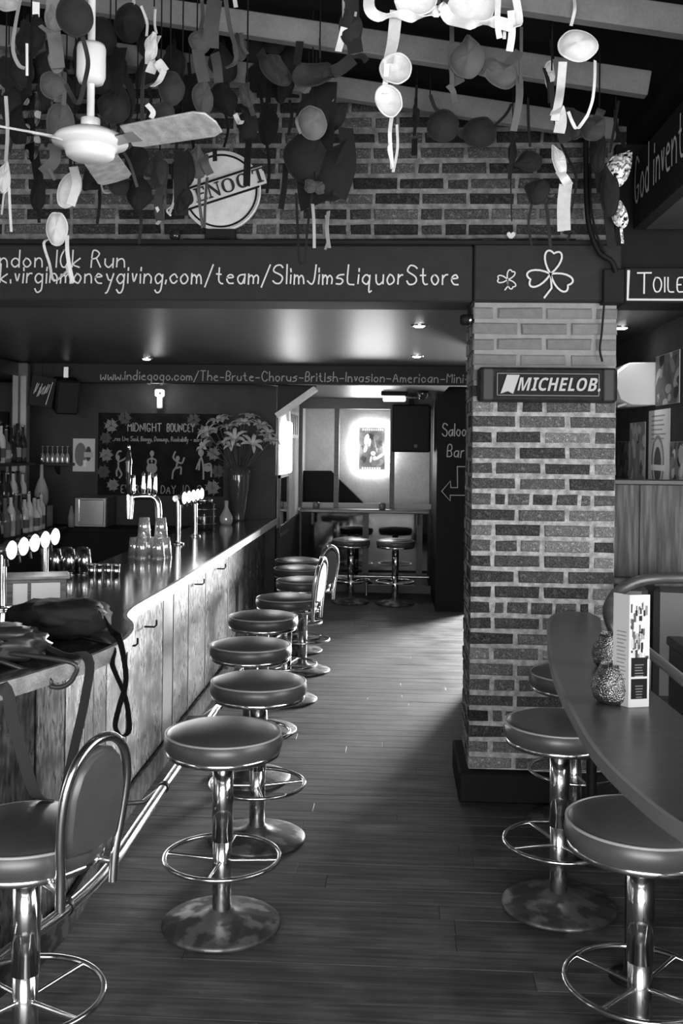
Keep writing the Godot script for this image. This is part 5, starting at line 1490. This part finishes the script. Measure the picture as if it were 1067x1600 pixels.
func build_bar_top() -> void:
	var top := 1.0205
	# near beer fonts with five lit badges
	var a := at_y(-12, 864, 1.28); var b := at_y(64, 838, 1.28)
	a = Vector3(-1.63, 1.27, -4.1); b = Vector3(-1.63, 1.28, -4.78)
	font_row("near row of beer taps with five glowing round badges on chrome pipes", a, b, top, 5, 0.041)
	# far fonts
	var f0 := at(272, 778, 7.0)
	font_row("far row of beer taps with glowing round badges beyond the tall tap", Vector3(-1.5, f0.y, -6.95), Vector3(-1.5, f0.y, -7.75), top, 5, 0.045)
	# tall swan-neck tap with a black pump handle
	var base := Vector3(-1.56, top, -6.7)
	var t := thing("tall_tap", "tall chrome swan-neck tap with long black pump handle", "beer tap", base)
	var k := 6.7 / FOCAL
	var st := mb(); tube(st, smooth_path([Vector3(0, 0.01, 0), Vector3(0, 0.18, 0), Vector3(-0.005, 0.3, 0), Vector3(-0.04, 0.345, 0), Vector3(-0.1, 0.35, 0.01), Vector3(-0.16, 0.345, 0.02)], 6), 0.024, 16); part("swan_neck", st, mat("chrome"), t)
	st = mb(); lathe(st, [Vector2(0, 0), Vector2(0.06, 0), Vector2(0.052, 0.02), Vector2(0.026, 0.03)], 20); part("foot", st, mat("chrome"), t)
	for q in [[-0.02, 0.36], [-0.06, 0.37], [-0.1, 0.365], [-0.165, 0.35]]:
		st = mb(); lathe(st, [Vector2(0, 0), Vector2(0.012, 0), Vector2(0.014, 0.04), Vector2(0.009, 0.11), Vector2(0.012, 0.14), Vector2(0, 0.145)], 12, Vector3(q[0], q[1], 0.015)); part("lever", st, mat("chrome"), t)
	st = mb(); tube(st, [Vector3(-0.17, 0.35, 0.02), Vector3(-0.175, 0.25, 0.03), Vector3(-0.18, 0.2, 0.03)], 0.014, 10); part("nozzle", st, mat("chrome_worn"), t)
	st = mb(); lathe(st, [Vector2(0, 0.36), Vector2(0.013, 0.36), Vector2(0.016, 0.44), Vector2(0.02, 0.5), Vector2(0.024, 0.58), Vector2(0.014, 0.64), Vector2(0.011, 0.66), Vector2(0, 0.665)], 14, Vector3(-0.2, 0, 0.02)); var hd := part("pump_handle", st, mat("bottle_dark"), t)
	st = mb(); lathe(st, [Vector2(0, 0.66), Vector2(0.012, 0.66), Vector2(0.01, 0.69), Vector2(0, 0.695)], 12, Vector3(-0.2, 0, 0.02)); part("handle_tip", st, mat("chrome"), hd)
	st = mb(); tube(st, [Vector3(-0.2, 0.2, 0.02), Vector3(-0.2, 0.36, 0.02)], 0.012, 10); part("handle_stem", st, mat("chrome"), hd)
	# upturned glasses between the taps
	var gm := mat("tumbler", 0.75, 0.12, 0.75, {"alpha": 0.62})
	var names_a := ["front left", "front right", "back left", "back right", "upper left", "upper right", "outermost"]
	cup_stack("%s upturned beer glass beside the tall swan-neck tap", at_y(236, 872, top), [[-0.055, 0, 0.02, "front left"], [0.05, 0, 0.03, "front right"], [-0.03, 0, -0.07, "back left"], [0.07, 0, -0.07, "back right"], [-0.05, 0.125, -0.02, "upper left"], [0.055, 0.125, -0.02, "upper right"], [-0.11, 0, -0.03, "outermost"]], "beer_glass", "upturned glasses by the tall tap", 0.042, 0.122, gm)
	cup_stack("%s upturned metal tumbler behind the napkin box", at_y(112, 896, top) + Vector3(0.0, 0, 0), [[-0.08, 0, 0.03, "leftmost front"], [-0.005, 0, 0.03, "middle front"], [0.075, 0, 0.02, "right front"], [-0.045, 0, -0.05, "left rear"], [0.04, 0, -0.06, "right rear"]], "tumbler_cup", "upturned tumblers on the counter", 0.041, 0.135, mat("tumbler_metal", 0.6, 0.15, 1.0))
	cup_stack("%s short shot glass on the counter right of the tumblers", at_y(160, 900, top), [[-0.06, 0, 0, "left"], [-0.015, 0, 0.01, "middle left"], [0.03, 0, 0, "middle right"], [0.075, 0, 0.01, "right"]], "shot_glass", "shot glasses on the counter", 0.022, 0.062, mat("tumbler_metal"), false)
	# napkin box with a pale lid and a white card
	var nb := at_y(62, 943, top)
	var n := thing("napkin_box", "wooden napkin box with pale lid and white card on counter", "box", nb + Vector3(-0.03, 0, -0.02), 0.35)
	st = mb(); box(st, Vector3(0, 0.055, 0), Vector3(0.26, 0.11, 0.15), 0.004); part("body", st, mat("napkin_body", 0.2, 0.5, 0.0, {"tex": "grain", "scale": 2.0}), n)
	st = mb(); box(st, Vector3(0, 0.117, 0), Vector3(0.29, 0.014, 0.18), 0.004); part("lid", st, mat("napkin_lid", 0.22, 0.45, 0.0, {"tex": "grain", "scale": 2.0}), n)
	st = mb(); box(st, Vector3(0.045, 0.05, 0.08), Vector3(0.12, 0.092, 0.004), 0.0, Basis(Vector3.RIGHT, -0.1)); part("card", st, mat("paper"), n)
	st = mb(); box(st, Vector3(-0.06, 0.05, 0.078), Vector3(0.06, 0.09, 0.004)); part("napkins", st, mat("napkins", 0.5, 0.9), n)
	# black dispenser drum and small items further along
	var dr := thing("bottle_drum", "dark round dispenser beyond the glowing taps", "dispenser", Vector3(-1.55, top, -8.3))
	st = mb(); lathe(st, [Vector2(0, 0), Vector2(0.085, 0), Vector2(0.09, 0.02), Vector2(0.09, 0.2), Vector2(0.075, 0.22), Vector2(0.06, 0.225), Vector2(0, 0.225)], 28); part("drum", st, mat("bottle_dark"), dr)
	st = mb(); lathe(st, [Vector2(0.06, 0.225), Vector2(0.07, 0.23), Vector2(0.07, 0.25), Vector2(0, 0.255)], 24); part("cap", st, mat("chrome"), dr)
	for j in 3:
		st = mb(); tube(st, ring_pts(0.0905, 0.05 + j * 0.06, 28), 0.003, 6, true); part("band", st, mat("steel"), dr)
	var jg := thing("glass_carafe", "small round clear carafe beside the flower vase", "carafe", Vector3(-1.46, top, -8.85))
	st = mb(); lathe(st, [Vector2(0, 0), Vector2(0.045, 0), Vector2(0.058, 0.03), Vector2(0.058, 0.07), Vector2(0.03, 0.12), Vector2(0.016, 0.15), Vector2(0.018, 0.21), Vector2(0.015, 0.21), Vector2(0.013, 0.15)], 20); part("glass", st, mat("carafe", 0.6, 0.05, 0.2, {"alpha": 0.5}), jg)
	# vase of lilies
	var vz := at(374, 700, 9.3)
	var v := thing("flower_vase", "tall dark glass vase holding lilies at the bar's far end", "vase", Vector3(vz.x, top, -9.3))
	st = mb(); lathe(st, [Vector2(0, 0), Vector2(0.06, 0), Vector2(0.055, 0.02), Vector2(0.075, 0.12), Vector2(0.1, 0.3), Vector2(0.105, 0.42), Vector2(0.095, 0.5), Vector2(0.09, 0.5), Vector2(0.1, 0.42), Vector2(0.095, 0.3), Vector2(0.0, 0.05)], 28); part("glass", st, mat("vase_glass", 0.05, 0.06), v)
	var rg := RandomNumberGenerator.new(); rg.seed = 77
	var petal_m := mat("petal", 0.5, 0.6, 0.0, {"backlight": 0.2}); var leaf_m := mat("leaf", 0.09, 0.5, 0.0, {"backlight": 0.1})
	var ord := ["first", "second", "third", "fourth", "fifth", "sixth", "seventh", "eighth", "ninth", "tenth", "eleventh", "twelfth", "thirteenth", "fourteenth", "fifteenth", "sixteenth", "seventeenth", "eighteenth"]
	for i in 18:
		var across := -1.0 + 2.0 * (i + 0.5) / 18.0
		var up := rg.randf_range(0.1, 1.3)
		var q := Vector3(across * 0.31, 0.62 + 0.33 * sqrt(1.0 - across * across) * sin(up) + rg.randf() * 0.05, rg.randf_range(-0.12, 0.16))
		var fl := thing("lily", "%s lily bloom counting along the bunch in the tall vase" % ord[i], "flower", Vector3(vz.x, top, -9.3), 0.0, "lilies in the tall vase")
		st = mb(); tube(st, smooth_path([Vector3(0, 0.3, 0), Vector3(q.x * 0.3, 0.5, q.z * 0.3), q], 4), 0.004, 5); part("stem", st, leaf_m, fl)
		var outw := Vector3(q.x, 0.35 * (0.4 + up), q.z + 0.12).normalized()
		var s1 := outw.cross(Vector3(0.1, 0.3, 0.9)).normalized(); var s2 := outw.cross(s1)
		var size := rg.randf_range(0.075, 0.11)
		for p in 6:
			var w := TAU * p / 6 + rg.randf() * 0.3
			var dirp := s1 * cos(w) + s2 * sin(w)
			st = mb(); ribbon(st, [q, q + dirp * size * 0.4 + outw * size * 0.4, q + dirp * size * 0.8 + outw * size * 0.45, q + dirp * size * 1.15 + outw * size * 0.25], [0.012, 0.036, 0.034, 0.008], 0.002, outw.cross(dirp)); part("petal", st, petal_m, fl)
	for i in 16:
		var an := rg.randf() * TAU
		var lf := Vector3(cos(an) * rg.randf_range(0.12, 0.3), rg.randf_range(0.45, 0.98), sin(an) * 0.16)
		st = mb(); ribbon(st, smooth_path([Vector3(0, 0.42, 0), Vector3(lf.x * 0.5, lf.y * 0.7 + 0.12, lf.z * 0.5), lf], 4), [0.012, 0.03, 0.028, 0.02, 0.006], 0.002, Vector3(0.3, 0.1, 0.9)); part("leaf", st, leaf_m, v)
	# pile of bags on the near end of the counter
	bags(top)

# soft lumpy bag: a squashed ball pushed about by noise
func lump(c: Vector3, r: Vector3, sd: int, turn := 0.0, rough := 0.09) -> SurfaceTool:
	var st := mb()
	var n := FastNoiseLite.new(); n.seed = sd; n.frequency = 0.9
	var bas := Basis(Vector3.UP, turn)
	var rows := []
	for i in 19:
		var th := PI * i / 18
		var row := []
		for j in 32:
			var ph := TAU * j / 32
			var u := Vector3(sin(th) * cos(ph), -cos(th), sin(th) * sin(ph))
			var e := Vector3(signf(u.x) * pow(absf(u.x), 0.7), signf(u.y) * pow(absf(u.y), 0.75), signf(u.z) * pow(absf(u.z), 0.7))
			var k := 1.0 + rough * n.get_noise_3dv(u * 2.2) * 2.0 + rough * 0.6 * n.get_noise_3dv(u * 6.0)
			var p := e * r * k
			p.y = maxf(p.y, -r.y)
			row.append(c + bas * p)
		rows.append(row)
	st.set_smooth_group(1)
	for i in 18:
		for j in 32:
			var m := (j + 1) % 32
			if i == 0: tri(st, rows[0][0], rows[1][m], rows[1][j])
			elif i == 17: tri(st, rows[17][j], rows[17][m], rows[18][0])
			else: quad(st, rows[i][j], rows[i][m], rows[i + 1][m], rows[i + 1][j])
	return st

func bags(top: float) -> void:
	var b := thing("camera_bag", "slouching black camera bag with dangling straps on the counter", "bag", Vector3(-1.2, top, -3.62))
	part("body", lump(Vector3(0, 0.065, 0), Vector3(0.18, 0.065, 0.15), 3), mat("bag_cloth", 0.012, 0.75), b)
	part("flap", lump(Vector3(0.04, 0.095, 0.05), Vector3(0.13, 0.045, 0.11), 4, 0.4), mat("bag_flap", 0.016, 0.6), b)
	var st := mb(); box(st, Vector3(0.14, 0.07, 0.1), Vector3(0.035, 0.028, 0.008), 0.003); part("buckle", st, mat("black_plastic"), b)
	# strap hanging over the counter edge, twisted
	var o := b.position
	st = mb()
	var e := at(187, 998, 3.56)
	ribbon(st, smooth_path([Vector3(0.15, 0.12, 0.05), Vector3(0.2, 0.03, 0.03), at(187, 1000, 3.5) - o, at(197, 1060, 3.42) - o, at(186, 1105, 3.42) - o, at(180, 1135, 3.42) - o, at(190, 1148, 3.42) - o, at(202, 1138, 3.42) - o, at(196, 1090, 3.42) - o, at(176, 1040, 3.42) - o, at(174, 1012, 3.48) - o, Vector3(0.12, 0.02, 0.12)], 5), 0.026, 0.003, Vector3(0.75, 0.1, 0.6))
	part("strap", st, mat("strap_black", 0.008, 0.6), b)
	var h := thing("handbag", "dark leather handbag with a looped handle on the counter edge", "bag", Vector3(-1.27, top, -3.2))
	part("body", lump(Vector3(0, 0.05, 0), Vector3(0.16, 0.05, 0.12), 8, 0.5, 0.12), mat("hand_leather", 0.022, 0.4), h)
	part("flap", lump(Vector3(-0.02, 0.085, 0.02), Vector3(0.14, 0.03, 0.1), 9, 0.6), mat("hand_leather"), h)
	o = h.position
	st = mb(); tube(st, smooth_path([Vector3(0.08, 0.04, 0.08), at(112, 1035, 3.1) - o, at(115, 1058, 3.1) - o, at(100, 1072, 3.1) - o, at(80, 1072, 3.1) - o, at(70, 1058, 3.1) - o, Vector3(0.0, 0.04, 0.11)], 5), 0.008, 8); part("handle", st, mat("hand_leather"), h)
	st = mb()
	var s := at(142, 1030, 3.3) - o
	ribbon(st, smooth_path([Vector3(0.1, 0.07, -0.02), Vector3(0.2, 0.02, -0.04), at(138, 1030, 3.22) - o, at(133, 1090, 3.16) - o, at(118, 1160, 3.12) - o, at(100, 1245, 3.1) - o], 5), 0.036, 0.003, Vector3(0.9, 0.1, 0.4)); part("shoulder_strap", st, mat("strap_grey", 0.035, 0.7), h)
	var c := thing("tote_bag", "flat dark rolled coat and tote at the near counter end", "bag", Vector3(-1.48, top, -2.95))
	part("body", lump(Vector3(0, 0.04, 0), Vector3(0.27, 0.045, 0.13), 12, 0.3, 0.18), mat("tote_cloth", 0.02, 0.8), c)
	part("sleeve", lump(Vector3(0.12, 0.075, 0.03), Vector3(0.2, 0.03, 0.05), 13, 0.7, 0.2), mat("tote_cloth_b", 0.032, 0.7), c)
	o = c.position
	st = mb(); ribbon(st, smooth_path([Vector3(0.15, 0.05, 0.1), Vector3(0.28, 0.0, 0.16), at(5, 1075, 2.7) - o, at(18, 1120, 2.7) - o, at(35, 1180, 2.72) - o, at(55, 1240, 2.78) - o, at(75, 1250, 2.85) - o], 5), 0.04, 0.003, Vector3(0.9, 0.1, 0.3)); part("strap", st, mat("strap_grey"), c)

func bottle_prof(kind: int, h: float) -> Array:
	match kind:
		0: return [Vector2(0, 0), Vector2(0.036, 0), Vector2(0.038, 0.01), Vector2(0.038, h * 0.58), Vector2(0.03, h * 0.68), Vector2(0.014, h * 0.76), Vector2(0.0135, h * 0.97), Vector2(0, h * 0.97)]
		1: return [Vector2(0, 0), Vector2(0.032, 0), Vector2(0.034, 0.01), Vector2(0.034, h * 0.5), Vector2(0.026, h * 0.62), Vector2(0.013, h * 0.75), Vector2(0.012, h * 0.97), Vector2(0, h * 0.97)]
		2: return [Vector2(0, 0), Vector2(0.044, 0), Vector2(0.046, 0.012), Vector2(0.046, h * 0.48), Vector2(0.038, h * 0.56), Vector2(0.016, h * 0.64), Vector2(0.015, h * 0.96), Vector2(0, h * 0.96)]
	return [Vector2(0, 0), Vector2(0.04, 0), Vector2(0.05, 0.03), Vector2(0.046, h * 0.4), Vector2(0.018, h * 0.62), Vector2(0.013, h * 0.97), Vector2(0, h * 0.97)]

func build_back_bar() -> void:
	# back bar unit along the left wall with a mirror and stepped shelf
	var u := thing("back_bar_unit", "dark back bar cabinet with stepped bottle shelf along the wall", "cabinet", Vector3.ZERO)
	var st := mb(); slab(st, -3.58, -3.0, 0, 0.93, 4.2, 8.85, 0.005); part("base_cabinet", st, mat("dark_wood"), u)
	st = mb(); slab(st, -3.58, -2.92, 0.93, 0.97, 4.2, 9.0, 0.005); part("worktop", st, mat("black_paint"), u)
	st = mb(); slab(st, -3.58, -3.14, 0.97, 1.16, 4.2, 8.85, 0.004); part("bottle_step", st, mat("dark_wood"), u)
	st = mb(); slab(st, -3.29, -3.16, 1.52, 1.545, 4.2, 8.85, 0.003); part("upper_shelf", st, mat("dark_wood"), u)
	st = mb(); slab(st, -3.58, -3.3, 1.16, 2.42, 4.2, 8.85); part("mirror_backing", st, mat("dark_wood"), u)
	st = mb(); slab(st, -3.3, -3.29, 1.2, 2.3, 4.3, 8.75); part("mirror", st, mat("back_mirror", 0.5, 0.04, 1.0), u)
	st = mb(); slab(st, -3.34, -3.22, 0.97, 2.42, 8.78, 8.86, 0.01); part("post", st, mat("post_wood", 0.08, 0.3), u)
	# bottles, two rows
	var rg := RandomNumberGenerator.new(); rg.seed = 41
	var kinds := [["clear spirit bottle", "bottle_clear"], ["dark spirit bottle", "bottle_dark"], ["dim liqueur bottle", "bottle_mid"], ["squat dark bottle", "bottle_dark"]]
	var ord := ["first", "second", "third", "fourth", "fifth", "sixth", "seventh", "eighth", "ninth", "tenth", "eleventh", "twelfth", "thirteenth", "fourteenth", "fifteenth", "sixteenth"]
	for row in 3:
		var count: int = [14, 16, 12][row]
		for i in count:
			var d := 8.7 - i * (0.105 if row < 2 else 0.12) - rg.randf() * 0.02
			var x: float = [-3.06, -3.236, -3.34][row] + rg.randf() * 0.02
			var y: float = [0.971, 1.161, 1.546][row]
			if row == 2: x = -3.235 + rg.randf() * 0.015
			var kd := rg.randi_range(0, 3)
			if row == 0 and i < 9: kd = [0, 0, 2, 0, 0, 1, 2, 0, 2][i]
			var h := rg.randf_range(0.27, 0.34)
			var m: Material = mat("bottle_clear") if row == 0 and i < 5 else mat(kinds[kd][1])
			var t := thing("bottle", "%s from the mirror post, %s of the back bar" % [ord[i] + " bottle", ["front row", "middle step row", "upper shelf row"][row]], "bottle", Vector3(x, y, -d), rg.randf() * TAU, "bottles on the back bar, row %d" % row)
			st = mb(); lathe(st, bottle_prof(kd, h), 16); part("glass", st, m, t)
			st = mb(); lathe(st, [Vector2(0, h * 0.95), Vector2(0.015, h * 0.95), Vector2(0.015, h), Vector2(0, h)], 10); part("cap", st, mat("steel") if i % 3 == 0 else mat("black_plastic"), t)
			if kd != 3:
				st = mb(); lathe(st, [Vector2(0.0385 + (0.008 if kd == 2 else 0.0 if kd == 0 else -0.004), h * 0.14), Vector2(0.0385 + (0.008 if kd == 2 else 0.0 if kd == 0 else -0.004), h * 0.38)], 16); part("label", st, mat("bottle_label", 0.28, 0.7) if i % 2 else mat("bottle_label_b", 0.10, 0.7), t)
	# pale long-necked flask
	var q := at(63, 757, 8.6)
	var fl := thing("long_flask", "pale long-necked flask standing among the back bar bottles", "flask", Vector3(-3.06, 1.161, -8.95))
	fl.position = Vector3(at(63, 757, 8.9).x, 1.161, -8.93)
	st = mb(); lathe(st, [Vector2(0, 0), Vector2(0.05, 0), Vector2(0.062, 0.05), Vector2(0.06, 0.13), Vector2(0.035, 0.21), Vector2(0.016, 0.25), Vector2(0.014, 0.36), Vector2(0, 0.36)], 20); part("body", st, mat("flask_pale", 0.3, 0.5), fl)
	st = mb(); lathe(st, [Vector2(0, 0.36), Vector2(0.01, 0.36), Vector2(0.008, 0.44), Vector2(0, 0.45)], 10); part("pourer", st, mat("chrome"), fl)
	st = mb(); slab(st, -0.08, 0.08, -0.19, -0.001, -0.08, 0.08, 0.004); part("stand_block", st, mat("dark_wood"), fl)
	# shelf of glasses in the corner
	var s0 := at(62, 722, 9.55); var s1 := at(110, 722, 9.55)
	var sh := thing("glass_shelf", "short dark corner shelf holding upturned glasses", "shelf", Vector3((s0.x + s1.x) / 2, s0.y, -9.58))
	st = mb(); box(st, Vector3(0, -0.02, 0), Vector3(s1.x - s0.x, 0.03, 0.22), 0.004); part("board", st, mat("dark_wood"), sh)
	st = mb(); plate(st, [Vector2(-0.09, -0.035), Vector2(0.09, -0.035), Vector2(-0.09, -0.12)], 0.02, 0.0, Vector3.ZERO, Basis(Vector3(0, 0, 1), Vector3.UP, Vector3(-1, 0, 0))); part("bracket", st, mat("dark_wood"), sh)
	for i in 6:
		var t := thing("wine_glass", "%s upturned glass on the corner shelf" % ["leftmost", "second", "third", "fourth", "fifth", "rightmost"][i], "glass", Vector3(s0.x + 0.03 + i * 0.048, s0.y - 0.004, -9.54), 0.0, "glasses on the corner shelf")
		st = mb(); lathe(st, [Vector2(0.02, 0), Vector2(0.024, 0.05), Vector2(0.018, 0.08), Vector2(0.004, 0.095), Vector2(0.004, 0.15), Vector2(0.02, 0.158), Vector2(0, 0.16)], 14); part("bowl", st, mat("stem_glass", 0.5, 0.1, 0.4, {"alpha": 0.45}), t)
	# back counter under the chalkboard, steel till, low shelf
	var bc := thing("back_counter", "dark work counter along the wall below the chalkboard", "counter", Vector3.ZERO)
	st = mb(); slab(st, -3.4, -1.75, 0.0, 0.90, 9.25, 9.69, 0.005); part("cabinet", st, mat("black_paint"), bc)
	st = mb(); slab(st, -3.45, -1.75, 0.90, 0.935, 9.2, 9.69, 0.005); part("worktop", st, mat("black_paint"), bc)
	var b0 := at(118, 776, 9.35); var b1 := at(168, 830, 9.35)
	var till := thing("steel_cabinet", "square brushed steel machine on the back counter", "machine", Vector3((b0.x + b1.x) / 2, 0.936, -9.45))
	st = mb(); box(st, Vector3(0, (b0.y - 0.936) / 2, 0), Vector3(b1.x - b0.x, b0.y - 0.936, 0.28), 0.01); part("casing", st, mat("steel_brushed", 0.3, 0.42, 1.0), till)
	st = mb(); box(st, Vector3(0.01, (b0.y - 0.936) / 2, 0.143), Vector3(b1.x - b0.x - 0.07, b0.y - 0.936 - 0.05, 0.01), 0.004); part("door", st, mat("steel"), till)
	st = mb(); tube(st, [Vector3(-0.1, 0.06, 0.16), Vector3(-0.1, 0.26, 0.16)], 0.007, 8); part("handle", st, mat("chrome"), till)
	var jr := thing("spray_bottle", "small pale squeeze bottle beside the steel machine", "bottle", Vector3(at(110, 828, 9.3).x, 0.936, -9.32))
	st = mb(); lathe(st, [Vector2(0, 0), Vector2(0.03, 0), Vector2(0.032, 0.1), Vector2(0.02, 0.14), Vector2(0.008, 0.2), Vector2(0, 0.2)], 14); part("body", st, mat("spray", 0.2, 0.5), jr)
	# notice on the wall
	var p0 := at(114, 685, 9.69); var p1 := at(148, 737, 9.69)
	var ps := thing("wall_notice", "small white printed notice left of the chalkboard", "notice", Vector3((p0.x + p1.x) / 2, (p0.y + p1.y) / 2, -9.694))
	st = mb(); box(st, Vector3.ZERO, Vector3(p1.x - p0.x, p0.y - p1.y, 0.004)); part("paper", st, mat("notice_paper", 0.45, 0.7), ps)
	var im := Image.create(60, 88, false, Image.FORMAT_RGB8); im.fill(Color(0.78, 0.78, 0.78))
	blot(im, 20, 42, 16, 32, Color(0.45, 0.45, 0.45), 0); blot(im, 42, 40, 8, 20, Color(0.3, 0.3, 0.3), 0); im.fill_rect(Rect2i(30, 36, 26, 14), Color(0.7, 0.7, 0.7)); im.fill_rect(Rect2i(28, 58, 9, 18), Color(0.88, 0.88, 0.88))
	var nm := mat("notice_print", 1.0, 0.6); nm.albedo_texture = ImageTexture.create_from_image(im)
	var o := part_mesh("print", sheet(p1.x - p0.x - 0.006, p0.y - p1.y - 0.006), nm, ps); o.position.z = 0.003
	# chalkboard
	chalkboard()
	# small chalk sign and loudspeaker hung in the corner
	var hs := thing("hanging_chalk_sign", "small tilted chalk sign hung high in the bar's left corner", "sign", at(66, 612, 8.6), 0.35)
	st = mb(); box(st, Vector3.ZERO, Vector3(0.2, 0.26, 0.015), 0.002, Basis(Vector3.BACK, -0.15)); part("board", st, mat("black_plastic"), hs)
	st = mb()
	for i in 9:
		var sx := -0.07 + 0.013 * i
		stroke(st, [Vector2(sx, rng.randf_range(-0.05, 0.0)), Vector2(sx + 0.03, rng.randf_range(0.03, 0.09))], 0.005)
	stroke(st, [Vector2(0.03, -0.11), Vector2(0.085, 0.08)], 0.006)
	chalk("chalk_lettering", st, hs, Vector3(0, 0, 0.009), Vector3.ZERO, mat("chalk_dim"))
	st = mb(); tube(st, [Vector3(0, 0.12, 0), Vector3(0, 2.43 - hs.position.y, 0)], 0.004, 6); part("cord", st, mat("black_plastic"), hs)
	var sp := thing("corner_speaker", "black loudspeaker angled in the bar's upper corner", "speaker", at(103, 618, 8.75), 0.5)
	st = mb(); box(st, Vector3.ZERO, Vector3(0.2, 0.3, 0.2), 0.015, Basis(Vector3.RIGHT, 0.25)); part("cabinet", st, mat("black_plastic"), sp)
	st = mb(); box(st, Basis(Vector3.RIGHT, 0.25) * Vector3(0, 0, 0.103), Vector3(0.17, 0.27, 0.01), 0.004, Basis(Vector3.RIGHT, 0.25)); part("grille", st, mat("speaker_grille"), sp)
	st = mb(); box(st, Vector3(0, 0.2, -0.03), Vector3(0.04, 0.1, 0.04)); part("bracket", st, mat("steel"), sp)
	# small white wall lamp
	var wl := at(248, 622, 9.6)
	var lamp := thing("wall_lamp", "small bright white wall lamp above the chalkboard", "lamp", Vector3(wl.x, wl.y, -9.64))
	st = mb(); box(st, Vector3(0, 0.05, 0.0), Vector3(0.075, 0.07, 0.1), 0.01); part("head", st, mat("lamp_head", 0.8, 0.4, 0.0, {"glow": 0.9}), lamp)
	st = mb(); box(st, Vector3(0, -0.04, -0.02), Vector3(0.055, 0.12, 0.06), 0.008); part("body", st, mat("white_plastic"), lamp)
	st = mb(); box(st, Vector3(0.012, 0.045, 0.051), Vector3(0.022, 0.02, 0.004)); part("sensor", st, mat("black_plastic"), lamp)
	var ol := OmniLight3D.new(); ol.name = "lamp_light"; ol.light_energy = 0.03; ol.light_size = 0.04; ol.omni_range = 6; ol.shadow_enabled = true
	lamp.add_child(ol); ol.position = Vector3(0, 0.03, 0.12)

func chalkboard() -> void:
	var c0 := at(154, 645, 9.68); var c1 := at(348, 776, 9.68)
	var w := c1.x - c0.x; var h := c0.y - c1.y
	var b := thing("chalkboard", "wide black chalkboard with drawn dancers and flowers behind the bar", "chalkboard", Vector3((c0.x + c1.x) / 2, (c0.y + c1.y) / 2, -9.685))
	var st := mb(); box(st, Vector3.ZERO, Vector3(w, h, 0.02), 0.003); part("board", st, mat("board_black", 0.02, 0.7, 0.0, {"tex": "grime", "scale": 1.0}), b)
	var k := w / 194.0
	var px := func(x: float, y: float): return Vector2((x - 251.0) * k, (710.5 - y) * k)
	st = mb()
	write(st, "MIDNIGHT", 52 * k, 12 * k, 0.009, px.call(200, 675), 0.0, 0.15)
	write(st, "BOUNCEY", 42 * k, 12 * k, 0.009, px.call(261, 675), 0.0, 0.15)
	write(st, "Free Live Soul, Boogy, Doowop, Rockabilly & more".replace("&", "-"), 138 * k, 7 * k, 0.006, px.call(177, 690), 0.1, 0.2)
	write(st, "EVERY", 36 * k, 12 * k, 0.008, px.call(191, 770), 0.0, 0.15)
	write(st, "DAY", 22 * k, 12 * k, 0.008, px.call(253, 770), 0.0, 0.15)
	write(st, "10-2", 32 * k, 13 * k, 0.008, px.call(285, 770), 0.0, 0.15)
	var o := chalk("chalk_lettering", st, b, Vector3(0, 0, 0.0112), Vector3.ZERO, mat("chalk_grey"))
	# drawn skeleton dancers
	var dm := mat("chalk_figure", 0.3, 0.95)
	var figs := [
		[[185, 716, 3.2], [[186, 720], [186, 731], [189, 736], [192, 742], [188, 747]], [[186, 731], [183, 738], [184, 744]], [[186, 721], [182, 714], [186, 706], [190, 706]], [[187, 722], [196, 718], [203, 711]]],
		[[238, 709, 3.4], [[238, 713], [238, 722]], [[238, 716], [231, 719], [233, 727]], [[238, 716], [245, 719], [243, 727]], [[236, 738], [236, 745]], [[240, 738], [240, 745]]],
		[[278, 716, 3.0], [[278, 720], [276, 730], [271, 735], [270, 747]], [[277, 731], [284, 728], [283, 740]], [[277, 721], [270, 715], [274, 706]], [[279, 722], [285, 724], [288, 715]]],
		[[314, 707, 4.2], [[314, 713], [317, 722], [318, 735], [318, 747]], [[318, 726], [330, 722], [330, 743]], [[314, 715], [309, 725], [307, 732]], [[312, 717], [311, 733]]]]
	for fi in figs.size():
		var f: Array = figs[fi]
		st = mb()
		var q: Vector2 = px.call(f[0][0], f[0][1])
		disc(st, q, f[0][2] * k, f[0][2] * 1.35 * k)
		for i in range(1, f.size()):
			var pts := []
			for p in f[i]: pts.append(px.call(p[0], p[1]))
			stroke(st, soften(pts), 0.016)
		if fi == 1: disc(st, px.call(238, 732), 8.5 * k, 8 * k)
		if fi == 3: disc(st, px.call(324, 731), 6 * k, 5 * k)
		chalk("chalk_dancer", st, b, Vector3(0, 0, 0.0112), Vector3.ZERO, dm)
	# drawn flowers round the rim
	var bright := [[174, 667, 10], [167, 712, 10], [178, 758, 9], [332, 760, 11], [333, 708, 10], [320, 675, 11]]
	var dim := [[195, 655, 10], [166, 686, 9], [163, 738, 10], [302, 657, 10], [340, 735, 10], [325, 690, 8]]
	for f in bright + dim:
		st = mb(); flower(st, px.call(f[0], f[1]), f[2] * k)
		chalk("chalk_flower", st, b, Vector3(0, 0, 0.0112), Vector3.ZERO, mat("chalk_flower", 0.22, 0.95) if f in bright else mat("chalk_flower_dim", 0.09, 0.95))

func disc(st: SurfaceTool, c: Vector2, rx: float, ry: float) -> void:
	for j in 14:
		var a := TAU * j / 14; var b := TAU * (j + 1) / 14
		tri(st, Vector3(c.x, c.y, 0.0002), Vector3(c.x + rx * cos(b), c.y + ry * sin(b), 0.0002), Vector3(c.x + rx * cos(a), c.y + ry * sin(a), 0.0002))

func flower(st: SurfaceTool, c: Vector2, r: float) -> void:
	for p in 6:
		var a := TAU * p / 6 + r
		var q := c + Vector2(cos(a), sin(a)) * r * 0.6
		disc(st, q, r * 0.36, r * 0.36)
	for p in 9:
		var a := TAU * p / 9
		stroke(st, [c, c + Vector2(cos(a), sin(a)) * r * 1.1], r * 0.12, 0.0009)
